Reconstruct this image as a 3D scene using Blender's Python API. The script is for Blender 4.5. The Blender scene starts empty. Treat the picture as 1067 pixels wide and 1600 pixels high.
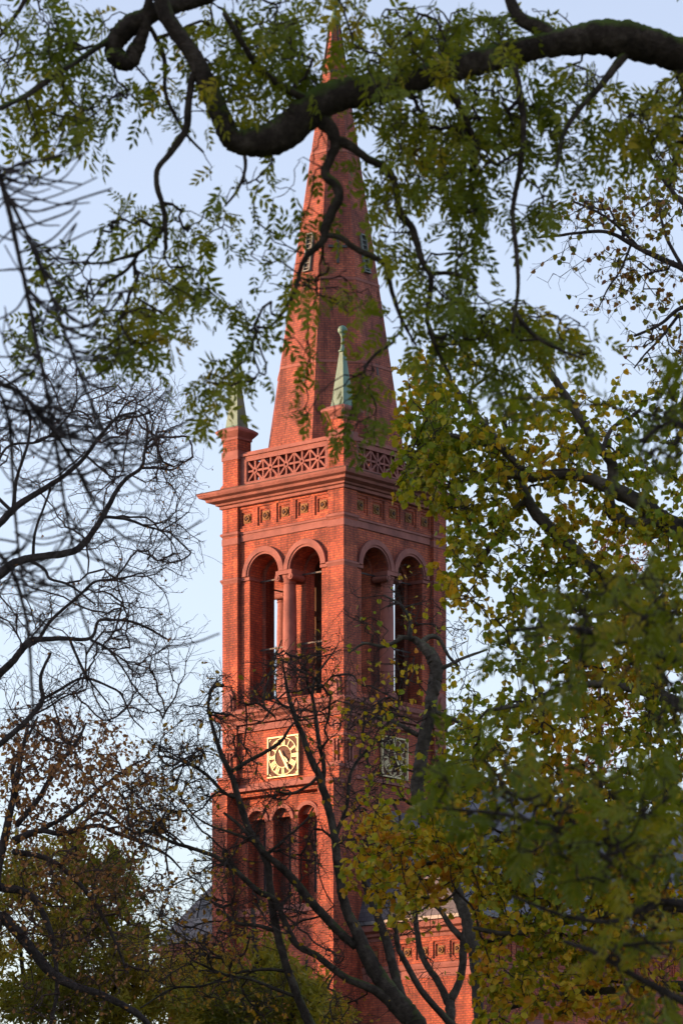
import bpy, bmesh, math, random
import numpy as np
from mathutils import Vector, Matrix

R = math.radians
scene = bpy.context.scene
COL = scene.collection

# ------------------------------------------------------------------ camera
F = 6200.0                      # focal length in photograph pixels (photo 1067 x 1600)
EYE = 1.7
HORIZON = 2150.0                # row of the horizon, well below the frame (shift lens)
cam_d = bpy.data.cameras.new('camera')
cam = bpy.data.objects.new('camera', cam_d)
COL.objects.link(cam)
cam.location = (0, 0, EYE)
cam.rotation_euler = (R(90), 0, 0)
cam_d.sensor_fit = 'VERTICAL'
cam_d.sensor_height = 36
cam_d.lens = 36 * F / 1600
cam_d.shift_y = (HORIZON - 800) / 1600
cam_d.clip_start = 0.5
cam_d.clip_end = 6000
cam_d.dof.use_dof = True
cam_d.dof.focus_distance = 160
cam_d.dof.aperture_fstop = 8.0
scene.camera = cam

# ------------------------------------------------------------------ light
SUN_EL, SUN_AZ = 6.0, 88.0      # azimuth: degrees to the left, measured from the direction towards the camera
sun_dir = Vector((-math.sin(R(SUN_AZ)) * math.cos(R(SUN_EL)), -math.cos(R(SUN_AZ)) * math.cos(R(SUN_EL)), math.sin(R(SUN_EL))))
sd = bpy.data.lights.new('sun', 'SUN')
sun = bpy.data.objects.new('sun', sd)
COL.objects.link(sun)
sun.location = (-60, -10, 60)
sun.rotation_euler = sun_dir.to_track_quat('Z', 'Y').to_euler()
sd.energy = 2.0
sd.angle = R(0.5)
sd.color = (1.0, 0.53, 0.27)

world = bpy.data.worlds.new('World')
scene.world = world
world.use_nodes = True
wn = world.node_tree
for n in list(wn.nodes):
    wn.nodes.remove(n)
sky = wn.nodes.new('ShaderNodeTexSky')
sky.sky_type = 'NISHITA'
sky.sun_disc = False
sky.sun_elevation = R(SUN_EL)
sky.sun_rotation = math.atan2(sun_dir.x, sun_dir.y)
sky.altitude = 0
sky.air_density = 1.0
sky.dust_density = 1.0
sky.ozone_density = 2.5
bg = wn.nodes.new('ShaderNodeBackground')
bg.inputs['Strength'].default_value = 0.10
wo = wn.nodes.new('ShaderNodeOutputWorld')
hs = wn.nodes.new('ShaderNodeHueSaturation')
hs.inputs['Saturation'].default_value = 0.58
tint = wn.nodes.new('ShaderNodeMix')
tint.data_type = 'RGBA'
tint.blend_type = 'MULTIPLY'
tint.inputs[0].default_value = 1.0
tint.inputs[7].default_value = (1.16, 1.07, 1.12, 1)
wn.links.new(sky.outputs[0], hs.inputs['Color'])
wn.links.new(hs.outputs[0], tint.inputs[6])
wn.links.new(tint.outputs[2], bg.inputs[0])
wn.links.new(bg.outputs[0], wo.inputs[0])

scene.view_settings.view_transform = 'Standard'
scene.view_settings.look = 'None'
scene.view_settings.exposure = 2.27
scene.view_settings.gamma = 1.0
scene.cycles.max_bounces = 6
scene.cycles.diffuse_bounces = 3
scene.cycles.use_adaptive_sampling = True

# ------------------------------------------------------------------ helpers
def P(px, py, d):
    """world point that the photograph shows at pixel (px, py) if it stands d metres away"""
    return np.array(((px - 533.5) / F * d, d, EYE + (HORIZON - py) / F * d))


def tag(o, label=None, cat=None, group=None, kind=None):
    if label: o['label'] = label
    if cat: o['category'] = cat
    if group: o['group'] = group
    if kind: o['kind'] = kind
    return o


def empty(name, loc, rz=0, label=None, cat=None, group=None):
    o = bpy.data.objects.new(name, None)
    COL.objects.link(o)
    o.location = loc
    o.rotation_euler = (0, 0, rz)
    o.empty_display_size = 0.5
    return tag(o, label, cat, group)


def copy_tree(o, parent=None):
    c = o.copy()
    COL.objects.link(c)
    c.parent = parent
    for ch in list(o.children):
        copy_tree(ch, c)
    return c


class MB:
    """collects shapes; build() links them as ONE mesh object with metric box-mapped UVs"""
    def __init__(self, tf=None):
        self.v, self.f, self.tf = [], [], tf

    def add(self, vs, fs, tf=None):
        n = len(self.v)
        tf = tf or self.tf
        if tf: vs = [tf(*p) for p in vs]
        self.v += [tuple(p) for p in vs]
        self.f += [tuple(i + n for i in f) for f in fs]
        return self

    def box(self, x0, x1, y0, y1, z0, z1, tf=None):
        vs = [(x, y, z) for z in (z0, z1) for y in (y0, y1) for x in (x0, x1)]
        return self.add(vs, [(0, 2, 3, 1), (4, 5, 7, 6), (0, 1, 5, 4), (1, 3, 7, 5), (3, 2, 6, 7), (2, 0, 4, 6)], tf)

    def extrude(self, pts, o0, o1, tf=None):
        """outline pts (s, z) pushed from offset o0 to o1; coordinates (s, o, z)"""
        n = len(pts)
        vs = [(s, o0, z) for s, z in pts] + [(s, o1, z) for s, z in pts]
        fs = [tuple(range(n)), tuple(range(2 * n - 1, n - 1, -1))]
        fs += [(i, i + n, (i + 1) % n + n, (i + 1) % n) for i in range(n)]
        return self.add(vs, fs, tf)

    def square_loft(self, cx, cy, prof, tf=None, n=4, rot=0.0):
        """prof: list of (half width, z), square rings (or n-gons by apothem)"""
        vs, fs = [], []
        for h, z in prof:
            rr = h / math.cos(math.pi / n)
            for k in range(n):
                a = rot + math.pi / n + k * 2 * math.pi / n
                vs.append((cx + rr * math.cos(a), cy + rr * math.sin(a), z))
        m = len(prof)
        for i in range(m - 1):
            for k in range(n):
                a, b = i * n + k, i * n + (k + 1) % n
                fs.append((a, b, b + n, a + n))
        fs.append(tuple(range(n - 1, -1, -1)))
        fs.append(tuple((m - 1) * n + k for k in range(n)))
        return self.add(vs, fs, tf)

    def lathe(self, cx, cy, prof, n=20, tf=None):
        return self.square_loft(cx, cy, [(r * math.cos(math.pi / n), z) for r, z in prof], tf, n)

    def bar(self, a, b, w, h=None, up=(0, 0, 1), tf=None):
        a, b = Vector(a), Vector(b)
        h = h or w
        t = (b - a).normalized()
        s = t.cross(Vector(up))
        if s.length < 1e-4: s = t.cross(Vector((0, 1, 0)))
        s.normalize()
        u = s.cross(t)
        vs = []
        for p in (a, b):
            for i, j in ((-1, -1), (1, -1), (1, 1), (-1, 1)):
                vs.append(tuple(p + s * (i * w / 2) + u * (j * h / 2)))
        return self.add(vs, [(3, 2, 1, 0), (4, 5, 6, 7), (0, 1, 5, 4), (1, 2, 6, 5), (2, 3, 7, 6), (3, 0, 4, 7)], tf)

    def build(self, name, mat, parent=None, smooth=False, bevel=0):
        me = bpy.data.meshes.new(name)
        me.from_pydata(self.v, [], self.f)
        bm = bmesh.new()
        bm.from_mesh(me)
        bmesh.ops.recalc_face_normals(bm, faces=bm.faces)
        uvl = bm.loops.layers.uv.new('UVMap')
        for f in bm.faces:
            n = f.normal
            if abs(n.z) > 0.95:
                for l in f.loops: l[uvl].uv = (l.vert.co.x, l.vert.co.y)
            else:
                t = Vector((-n.y, n.x, 0)).normalized()
                b = n.cross(t)
                for l in f.loops: l[uvl].uv = (l.vert.co.dot(t), l.vert.co.dot(b))
            if smooth: f.smooth = True
        bm.to_mesh(me)
        bm.free()
        o = bpy.data.objects.new(name, me)
        COL.objects.link(o)
        o.parent = parent
        if mat: me.materials.append(mat)
        if smooth:
            me.set_sharp_from_angle(angle=R(40))
        return o


# ------------------------------------------------------------------ materials
def new_mat(name):
    m = bpy.data.materials.new(name)
    m.use_nodes = True
    nt = m.node_tree
    for n in list(nt.nodes): nt.nodes.remove(n)
    out = nt.nodes.new('ShaderNodeOutputMaterial')
    p = nt.nodes.new('ShaderNodeBsdfPrincipled')
    nt.links.new(p.outputs[0], out.inputs[0])
    return m, nt, p, out


def node(nt, typ, **kw):
    n = nt.nodes.new(typ)
    for k, v in kw.items():
        if hasattr(n, k): setattr(n, k, v)
        else: n.inputs[k].default_value = v
    return n


def ramp(nt, fac, stops):
    r = nt.nodes.new('ShaderNodeValToRGB')
    e = r.color_ramp.elements
    while len(e) < len(stops): e.new(0.5)
    for i, (p, c) in enumerate(stops):
        e[i].position = p
        e[i].color = (*c, 1)
    nt.links.new(fac, r.inputs[0])
    return r.outputs[0]


def mix(nt, fac, a, b, mode='MIX'):
    m = nt.nodes.new('ShaderNodeMix')
    m.data_type = 'RGBA'
    m.blend_type = mode
    for sock, val in ((m.inputs[0], fac), (m.inputs[6], a), (m.inputs[7], b)):
        if hasattr(val, 'is_linked'): nt.links.new(val, sock)
        elif isinstance(val, (int, float)): sock.default_value = val
        else: sock.default_value = (*val, 1)
    return m.outputs[2]


def noise(nt, scale, detail=4, vec=None, rough=0.6):
    n = nt.nodes.new('ShaderNodeTexNoise')
    n.inputs['Scale'].default_value = scale
    n.inputs['Detail'].default_value = detail
    n.inputs['Roughness'].default_value = rough
    if vec: nt.links.new(vec, n.inputs['Vector'])
    return n.outputs[0]


def brick_mat(name, c1, c2, mortar, bw=0.24, bh=0.098):
    m, nt, p, out = new_mat(name)
    uv = node(nt, 'ShaderNodeUVMap')
    tc = node(nt, 'ShaderNodeTexCoord')
    b = node(nt, 'ShaderNodeTexBrick')
    b.offset = 0.5
    b.inputs['Scale'].default_value = 1
    b.inputs['Brick Width'].default_value = bw
    b.inputs['Row Height'].default_value = bh
    b.inputs['Mortar Size'].default_value = 0.011
    b.inputs['Mortar Smooth'].default_value = 0.2
    b.inputs['Bias'].default_value = -0.1
    b.inputs['Color1'].default_value = (*c1, 1)
    b.inputs['Color2'].default_value = (*c2, 1)
    b.inputs['Mortar'].default_value = (*mortar, 1)
    nt.links.new(uv.outputs[0], b.inputs['Vector'])
    n1 = noise(nt, 0.55, 6, tc.outputs['Object'], 0.65)
    n2 = noise(nt, 7.0, 3, tc.outputs['Object'], 0.7)
    mp = node(nt, 'ShaderNodeMapping')          # rain streaks and patched brickwork
    mp.inputs['Scale'].default_value = (2.6, 2.6, 0.22)
    nt.links.new(tc.outputs['Object'], mp.inputs['Vector'])
    n3 = noise(nt, 1.0, 5, mp.outputs[0], 0.7)
    vo = node(nt, 'ShaderNodeTexVoronoi')
    vo.inputs['Scale'].default_value = 0.9
    nt.links.new(tc.outputs['Object'], vo.inputs['Vector'])
    col = mix(nt, 1.0, b.outputs[0], ramp(nt, n1, [(0.3, (0.62, 0.60, 0.62)), (0.5, (1, 1, 1)), (0.72, (1.12, 1.06, 1.0))]), 'MULTIPLY')
    col = mix(nt, 1.0, col, ramp(nt, n2, [(0.3, (0.72, 0.70, 0.70)), (0.55, (1, 1, 1)), (0.75, (1.2, 1.2, 1.15))]), 'MULTIPLY')
    col = mix(nt, 1.0, col, ramp(nt, n3, [(0.36, (0.50, 0.47, 0.50)), (0.52, (0.98, 0.98, 0.98)), (0.66, (1.12, 1.10, 1.06))]), 'MULTIPLY')
    bw_ = node(nt, 'ShaderNodeRGBToBW')
    nt.links.new(vo.outputs['Color'], bw_.inputs[0])
    col = mix(nt, 1.0, col, ramp(nt, bw_.outputs[0], [(0.2, (0.74, 0.72, 0.76)), (0.8, (1.14, 1.14, 1.12))]), 'MULTIPLY')
    nt.links.new(col, p.inputs['Base Color'])
    p.inputs['Roughness'].default_value = 0.85
    bmp = node(nt, 'ShaderNodeBump')
    bmp.inputs['Strength'].default_value = 0.6
    bmp.inputs['Distance'].default_value = 0.02
    inv = node(nt, 'ShaderNodeMath', operation='SUBTRACT')
    inv.inputs[0].default_value = 1
    nt.links.new(b.outputs['Fac'], inv.inputs[1])
    add = node(nt, 'ShaderNodeMath', operation='ADD')
    nt.links.new(inv.outputs[0], add.inputs[0])
    nt.links.new(n2, add.inputs[1])
    nt.links.new(add.outputs[0], bmp.inputs['Height'])
    nt.links.new(bmp.outputs[0], p.inputs['Normal'])
    return m


def mottled(name, stops, scale=3.0, rough=0.8, metal=0.0, bump=0.3, stretch=None):
    m, nt, p, out = new_mat(name)
    tc = node(nt, 'ShaderNodeTexCoord')
    vec = tc.outputs['Object']
    if stretch:
        mp = node(nt, 'ShaderNodeMapping')
        mp.inputs['Scale'].default_value = stretch
        nt.links.new(vec, mp.inputs['Vector'])
        vec = mp.outputs[0]
    n = noise(nt, scale, 6, vec, 0.65)
    nt.links.new(ramp(nt, n, stops), p.inputs['Base Color'])
    p.inputs['Roughness'].default_value = rough
    p.inputs['Metallic'].default_value = metal
    if bump:
        n2 = noise(nt, scale * 4, 4, vec, 0.7)
        b = node(nt, 'ShaderNodeBump')
        b.inputs['Strength'].default_value = bump
        b.inputs['Distance'].default_value = 0.03
        nt.links.new(n2, b.inputs['Height'])
        nt.links.new(b.outputs[0], p.inputs['Normal'])
    return m


def slate_mat(name):
    m, nt, p, out = new_mat(name)
    uv = node(nt, 'ShaderNodeUVMap')
    b = node(nt, 'ShaderNodeTexBrick')
    b.offset = 0.5
    for k, v in (('Scale', 1), ('Brick Width', 0.3), ('Row Height', 0.2), ('Mortar Size', 0.012), ('Bias', 0.0)):
        b.inputs[k].default_value = v
    b.inputs['Color1'].default_value = (0.060, 0.058, 0.070, 1)
    b.inputs['Color2'].default_value = (0.095, 0.090, 0.107, 1)
    b.inputs['Mortar'].default_value = (0.04, 0.04, 0.045, 1)
    nt.links.new(uv.outputs[0], b.inputs['Vector'])
    tc = node(nt, 'ShaderNodeTexCoord')
    n = noise(nt, 0.8, 5, tc.outputs['Object'])
    nt.links.new(mix(nt, 1.0, b.outputs[0], ramp(nt, n, [(0.3, (0.75, 0.72, 0.72)), (0.7, (1.2, 1.15, 1.15))]), 'MULTIPLY'), p.inputs['Base Color'])
    p.inputs['Roughness'].default_value = 0.55
    return m


def bark_mat(name, base, light, moss=0.0, scale=6.0):
    m, nt, p, out = new_mat(name)
    tc = node(nt, 'ShaderNodeTexCoord')
    n = noise(nt, scale, 6, tc.outputs['Object'], 0.7)
    n3 = noise(nt, scale * 5, 4, tc.outputs['Object'], 0.7)
    col = ramp(nt, n, [(0.32, tuple(c * 0.4 for c in base)), (0.5, base), (0.72, light)])
    if moss:
        g = node(nt, 'ShaderNodeNewGeometry')
        sx = node(nt, 'ShaderNodeSeparateXYZ')
        nt.links.new(g.outputs['Normal'], sx.inputs[0])
        mm = node(nt, 'ShaderNodeMath', operation='MULTIPLY_ADD')
        nt.links.new(sx.outputs[2], mm.inputs[0])
        mm.inputs[1].default_value = 0.55
        nt.links.new(noise(nt, scale * 0.6, 4, tc.outputs['Object']), mm.inputs[2])
        mask = ramp(nt, mm.outputs[0], [(0.70, (0, 0, 0)), (0.95, (moss, moss, moss))])
        col = mix(nt, mask, col, (0.085, 0.125, 0.018))
    nt.links.new(col, p.inputs['Base Color'])
    p.inputs['Roughness'].default_value = 0.9
    p.inputs['Specular IOR Level'].default_value = 0.15
    b = node(nt, 'ShaderNodeBump')
    b.inputs['Strength'].default_value = 0.8
    b.inputs['Distance'].default_value = 0.05
    nt.links.new(n3, b.inputs['Height'])
    nt.links.new(b.outputs[0], p.inputs['Normal'])
    return m


def leaf_mat(name, stops, trans=0.45, rough=0.5):
    m = bpy.data.materials.new(name)
    m.use_nodes = True
    nt = m.node_tree
    for n in list(nt.nodes): nt.nodes.remove(n)
    out = nt.nodes.new('ShaderNodeOutputMaterial')
    at = node(nt, 'ShaderNodeAttribute')
    at.attribute_name = 'rnd'
    col = ramp(nt, at.outputs['Fac'], stops)
    p = nt.nodes.new('ShaderNodeBsdfPrincipled')
    p.inputs['Roughness'].default_value = rough
    p.inputs['Specular IOR Level'].default_value = 0.25
    nt.links.new(col, p.inputs['Base Color'])
    t = nt.nodes.new('ShaderNodeBsdfTranslucent')
    tcol = mix(nt, 1.0, col, (1.25, 1.15, 0.55), 'MULTIPLY')
    nt.links.new(tcol, t.inputs[0])
    ms = nt.nodes.new('ShaderNodeMixShader')
    ms.inputs[0].default_value = trans
    nt.links.new(p.outputs[0], ms.inputs[1])
    nt.links.new(t.outputs[0], ms.inputs[2])
    nt.links.new(ms.outputs[0], out.inputs[0])
    return m


M = {}
M['brick'] = brick_mat('red_brick', (0.310, 0.062, 0.033), (0.450, 0.108, 0.045), (0.135, 0.050, 0.041))
M['brick_old'] = brick_mat('weathered_brick', (0.270, 0.067, 0.043), (0.375, 0.104, 0.055), (0.125, 0.052, 0.044))
M['stone'] = mottled('red_sandstone', [(0.28, (0.135, 0.050, 0.044)), (0.5, (0.225, 0.080, 0.066)), (0.72, (0.29, 0.112, 0.09))], 1.3, 0.85)
M['ochre'] = mottled('ochre_terracotta', [(0.3, (0.15, 0.068, 0.020)), (0.7, (0.22, 0.105, 0.032))], 5, 0.8)
M['copper'] = mottled('green_copper', [(0.3, (0.055, 0.13, 0.10)), (0.5, (0.095, 0.19, 0.15)), (0.7, (0.14, 0.21, 0.15))], 2.2, 0.6, 0, 0.15, (1, 1, 0.35))
M['dark_stone'] = mottled('sooty_coping', [(0.3, (0.05, 0.028, 0.024)), (0.7, (0.10, 0.047, 0.037))], 2.5, 0.85)
M['gold'] = mottled('gilding', [(0.3, (0.42, 0.34, 0.18)), (0.7, (0.55, 0.48, 0.30))], 8, 0.5, 0.2, 0.0)
M['dial'] = mottled('dial_copper', [(0.3, (0.075, 0.030, 0.018)), (0.7, (0.11, 0.045, 0.024))], 3, 0.8, 0.0, 0.1)
M['iron'] = mottled('dark_iron', [(0.3, (0.025, 0.023, 0.025)), (0.7, (0.06, 0.055, 0.055))], 4, 0.6, 0.3, 0.1)
M['bronze'] = mottled('bell_bronze', [(0.3, (0.10, 0.075, 0.045)), (0.7, (0.18, 0.13, 0.07))], 3, 0.5, 0.6, 0.1)
M['wood'] = mottled('old_beam', [(0.3, (0.05, 0.032, 0.022)), (0.7, (0.12, 0.075, 0.05))], 3, 0.9, 0, 0.4, (1, 1, 0.2))
M['louvre'] = mottled('pale_louvre', [(0.3, (0.10, 0.12, 0.11)), (0.7, (0.15, 0.175, 0.16))], 4, 0.7, 0, 0.1)
M['slate'] = slate_mat('slate')
M['zinc'] = mottled('zinc', [(0.3, (0.07, 0.072, 0.08)), (0.7, (0.12, 0.122, 0.13))], 3, 0.5, 0.2, 0.1)
M['glass'] = mottled('dark_glass', [(0.3, (0.015, 0.017, 0.02)), (0.7, (0.03, 0.033, 0.04))], 1, 0.12, 0, 0)
M['grass'] = mottled('park_grass', [(0.3, (0.03, 0.045, 0.012)), (0.5, (0.05, 0.07, 0.02)), (0.7, (0.10, 0.08, 0.03))], 0.8, 0.95)
M['plaster'] = mottled('old_plaster', [(0.3, (0.38, 0.33, 0.26)), (0.7, (0.48, 0.43, 0.34))], 0.6, 0.9)
M['tile'] = mottled('clay_tile', [(0.3, (0.20, 0.07, 0.04)), (0.7, (0.30, 0.11, 0.06))], 2, 0.85)
M['white'] = mottled('white_frame', [(0.3, (0.62, 0.61, 0.58)), (0.7, (0.74, 0.73, 0.70))], 3, 0.6, 0, 0)

# ------------------------------------------------------------------ ground
g = MB()
g.add([(-3000, -500, 0), (3000, -500, 0), (3000, 5000, 0), (-3000, 5000, 0)], [(0, 1, 2, 3)])
tag(g.build('ground', M['grass']), kind='structure')

# ------------------------------------------------------------------ church
TH = R(40.4)
D0 = 163.0
church = empty('church', (0.09, D0, 0), -TH,
               'red brick church with a square clock tower, octagonal brick spire and green copper corner pinnacles', 'church')
W = 6.7
H = W / 2
CX, CY = -H, H        # tower centre in church coordinates; lit face is y = 0, shaded face x = 0


def face(k):
    """(s along the face, o outwards from it, z) -> church coordinates"""
    def tf(s, o, z):
        if k == 0: return (CX + s, CY - (H + o), z)
        if k == 1: return (CX + H + o, CY + s, z)
        if k == 2: return (CX - s, CY + H + o, z)
        return (CX - (H + o), CY - s, z)
    return tf


def arc(cx, cz, r, a0, a1, n):
    return [(cx + r * math.cos(R(a0 + (a1 - a0) * i / n)), cz + r * math.sin(R(a0 + (a1 - a0) * i / n))) for i in range(n + 1)]


def ring(mb, cx, cz, r0, r1, o0, o1, tf, n=20, a0=0, a1=180):
    pts = arc(cx, cz, r1, a0, a1, n) + arc(cx, cz, r0, a1, a0, n)
    for i in range(n):      # in segments, so every face stays convex
        p = [pts[i], pts[i + 1], pts[2 * n + 1 - i - 1], pts[2 * n + 1 - i]]
        mb.extrude(p, o0, o1, tf)


def arch_slices(mb, centres, r, spring, zb, s0, s1, z0, z1, o0, o1, tf, mid_open=True, n=16):
    """wall from s0..s1, z0..z1 with round arched openings, laid up in vertical slices"""
    def lower(s):
        for c in centres:
            if abs(s - c) <= r - 1e-6: return spring + math.sqrt(max(0, r * r - (s - c) ** 2))
        return None
    xs = {s0, s1}
    for c in centres:
        for i in range(n + 1):
            xs.add(round(c - r * math.cos(math.pi * i / n), 5))
    xs = sorted(xs)
    lo, hi = min(centres) - r, max(centres) + r
    for a, b in zip(xs, xs[1:]):
        m = (a + b) / 2
        if lower(m) is None:
            if mid_open and lo < m < hi:
                mb.extrude([(a, spring), (b, spring), (b, z1), (a, z1)], o0, o1, tf)
                mb.extrude([(a, z0), (b, z0), (b, zb), (a, zb)], o0, o1, tf)
            else:
                mb.extrude([(a, z0), (b, z0), (b, z1), (a, z1)], o0, o1, tf)
        else:
            def zz(s):
                c = min(centres, key=lambda c: abs(m - c))
                return spring + math.sqrt(max(0, r * r - (s - c) ** 2))
            mb.extrude([(a, zz(a)), (b, zz(b)), (b, z1), (a, z1)], o0, o1, tf)
            if zb > z0 + 1e-4:
                mb.extrude([(a, z0), (b, z0), (b, zb), (a, zb)], o0, o1, tf)


Z_SILL, Z_IMP, Z_FR, Z_COR, Z_BAL = 29.62, 35.14, 37.1, 38.25, 38.85

# --- belfry
bw = MB()
for k in range(4):
    tf = face(k)
    arch_slices(bw, (-1.15, 1.15), 0.84, Z_IMP + 0.12, 29.95, -2.5, 2.5, 29.3, Z_COR, -1.0, -0.2, tf)
for sx in (-1, 1):
    for sy in (-1, 1):
        x0, x1 = sorted((CX + sx * 2.5, CX + sx * H))
        y0, y1 = sorted((CY + sy * 2.5, CY + sy * H))
        bw.box(x0, x1, y0, y1, 29.3, Z_COR)
bw.box(CX - 2.4, CX + 2.4, CY - 2.4, CY + 2.4, 29.0, 29.4)
bw.box(CX - 2.34, CX + 2.34, CY - 2.34, CY + 2.34, 37.4, 37.9)
bw.build('belfry', M['brick'], church)
# inner brick orders
io = MB()
for k in range(4):
    arch_slices(io, (-1.12, 1.12), 0.68, Z_IMP + 0.12, 29.95, -2.3, 2.3, 29.5, 37.3, -1.55, -1.0, face(k), mid_open=False)
io.build('inner_arch_order', M['brick_old'], church)
# archivolts
for k in range(4):
    for c in (-1.15, 1.15):
        a = MB()
        ring(a, c, Z_IMP + 0.12, 0.84, 0.93, -0.199, -0.10, face(k), 24)
        ring(a, c, Z_IMP + 0.12, 0.932, 1.145, -0.199, -0.055, face(k), 24)
        a.build('archivolt', M['stone'], church)
# columns
for k in range(4):
    o = -0.48
    x, y, _ = face(k)(0, o, 0)
    c = MB()
    c.lathe(x, y, [(0.295, 30.35), (0.30, 31.5), (0.285, 33.5), (0.255, Z_IMP - 0.42)], 24)
    co = c.build('column', M['stone'], church, True)
    b = MB()
    b.box(x - 0.40, x + 0.40, y - 0.40, y + 0.40, 29.96, 30.12)
    b.lathe(x, y, [(0.38, 30.12), (0.40, 30.17), (0.38, 30.24), (0.33, 30.27), (0.35, 30.31), (0.3, 30.35)], 24)
    b.build('column_base', M['stone'], co)
    cp = MB()
    cp.lathe(x, y, [(0.255, Z_IMP - 0.42), (0.29, Z_IMP - 0.40), (0.26, Z_IMP - 0.36), (0.30, Z_IMP - 0.22), (0.33, Z_IMP - 0.16), (0.33, Z_IMP - 0.06)], 24)
    cp.box(-0.44, 0.44, o - 0.40, o + 0.40, Z_IMP - 0.05, Z_IMP + 0.118, face(k))
    for s in (-1, 1):       # scrolled volutes
        n = 14
        for (r0, oo) in ((0.135, 0.40), (0.07, 0.43)):
            pts = [(s * 0.36 + r0 * math.cos(2 * math.pi * i / n), Z_IMP - 0.17 + r0 * math.sin(2 * math.pi * i / n)) for i in range(n)]
            cp.extrude(pts, o - oo, o + oo, face(k))
    cp.build('capital', M['stone'], co)
# iron tie rods across the openings
for k in range(4):
    for z in (Z_IMP - 0.03, 32.23):
        MB(face(k)).box(-1.9, 1.9, -0.80, -0.76, z - 0.03, z + 0.03).build('tie_rod', M['iron'], church)
# impost bands
for sx in (-1, 1):
    for sy in (-1, 1):
        ib = MB()
        ib.square_loft(CX + sx * 2.925, CY + sy * 2.925, [(0.43, Z_IMP - 0.1), (0.465, Z_IMP - 0.02), (0.50, Z_IMP + 0.04), (0.50, Z_IMP + 0.1), (0.43, Z_IMP + 0.13)])
        ib.build('impost_band', M['stone'], church)
for k in range(4):
    for s in (-1, 1):
        a, b = sorted((s * 1.95, s * 2.45))
        MB(face(k)).box(a, b, -1.03, -0.13, Z_IMP - 0.03, Z_IMP + 0.1).build('impost_block', M['stone'], church)

# --- frieze of ochre tiles in stepped brick frames
fb = MB()
for sx in (-1, 1):
    for sy in (-1, 1):
        fb.square_loft(CX + sx * 2.925, CY + sy * 2.925, [(0.428, Z_FR - 0.09), (0.45, Z_FR - 0.05), (0.50, Z_FR), (0.50, Z_FR + 0.07), (0.428, Z_FR + 0.11)])
        fb.square_loft(CX + sx * 2.925, CY + sy * 2.925, [(0.428, Z_FR - 0.42), (0.445, Z_FR - 0.41), (0.445, Z_FR - 0.15), (0.428, Z_FR - 0.14)])
for k in range(4):
    fb.box(-2.45, 2.45, -0.199, -0.14, Z_FR - 0.33, Z_FR - 0.04, face(k))
    fb.box(-2.45, 2.45, -0.199, -0.09, Z_FR - 0.04, Z_FR + 0.05, face(k))
fb.build('frieze_band', M['stone'], church)
FX = [-2.1, -1.05, 0, 1.05, 2.1]


def frieze(mb, centres, zc, s0, s1, z0, z1, ob, tf, q=1.0):
    """two stepped layers with square holes round each tile"""
    for half, o0, o1 in ((0.40 * q, ob + 0.055, ob + 0.11), (0.285 * q, ob + 0.001, ob + 0.055)):
        mb.box(s0, s1, o0, o1, zc + half, z1, tf)
        mb.box(s0, s1, o0, o1, z0, zc - half, tf)
        e = [s0] + [v for c in centres for v in (c - half, c + half)] + [s1]
        for i in range(0, len(e), 2):
            if e[i + 1] > e[i]: mb.box(e[i], e[i + 1], o0, o1, zc - half, zc + half, tf)


def tiles(centres, zc, ob, tf, q=1.0):
    for c in centres:
        t = MB()
        h = 0.19 * q
        t.box(c - h, c + h, ob + 0.002, ob + 0.035, zc - h, zc + h, tf)
        pts = [(c + 0.15 * q * math.cos(2 * math.pi * i / 16), zc + 0.15 * q * math.sin(2 * math.pi * i / 16)) for i in range(16)]
        for i in range(16):
            a, b = pts[i], pts[(i + 1) % 16]
            ia, ib_ = [((p[0] - c) * 0.72 + c, (p[1] - zc) * 0.72 + zc) for p in (a, b)]
            t.extrude([a, b, ib_, ia], ob + 0.035, ob + 0.085, tf)
        to = t.build('frieze_tile', M['ochre'], church)
        b = MB()
        b.extrude([(c + 0.055 * q * math.cos(2 * math.pi * i / 10), zc + 0.055 * q * math.sin(2 * math.pi * i / 10)) for i in range(10)], ob + 0.035, ob + 0.11, tf)
        b.build('boss', M['dark_stone'], to)


ff = MB()
for k in (0, 1):
    frieze(ff, FX, 37.70, -2.49, 2.49, Z_FR + 0.06, Z_COR - 0.01, -0.2, face(k))
ff.build('frieze_frame', M['brick'], church)
for k in (0, 1):
    tiles(FX, 37.70, -0.2, face(k))

# --- main cornice
c = MB()
c.square_loft(CX, CY, [(H + 0.02, 38.2), (H + 0.09, 38.22), (H + 0.09, 38.33), (H + 0.20, 38.36), (H + 0.22, 38.43), (H + 0.48, 38.50),
                       (H + 0.52, 38.60), (H + 0.70, 38.66), (H + 0.76, 38.76), (H + 0.78, 38.84), (H - 0.1, 38.90)])
c.build('main_cornice', M['stone'], church)
c = MB()
c.square_loft(CX, CY, [(H + 0.795, 38.835), (H + 0.795, 38.865), (H - 0.1, 38.94)])
c.build('cornice_coping', M['dark_stone'], church)

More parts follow.
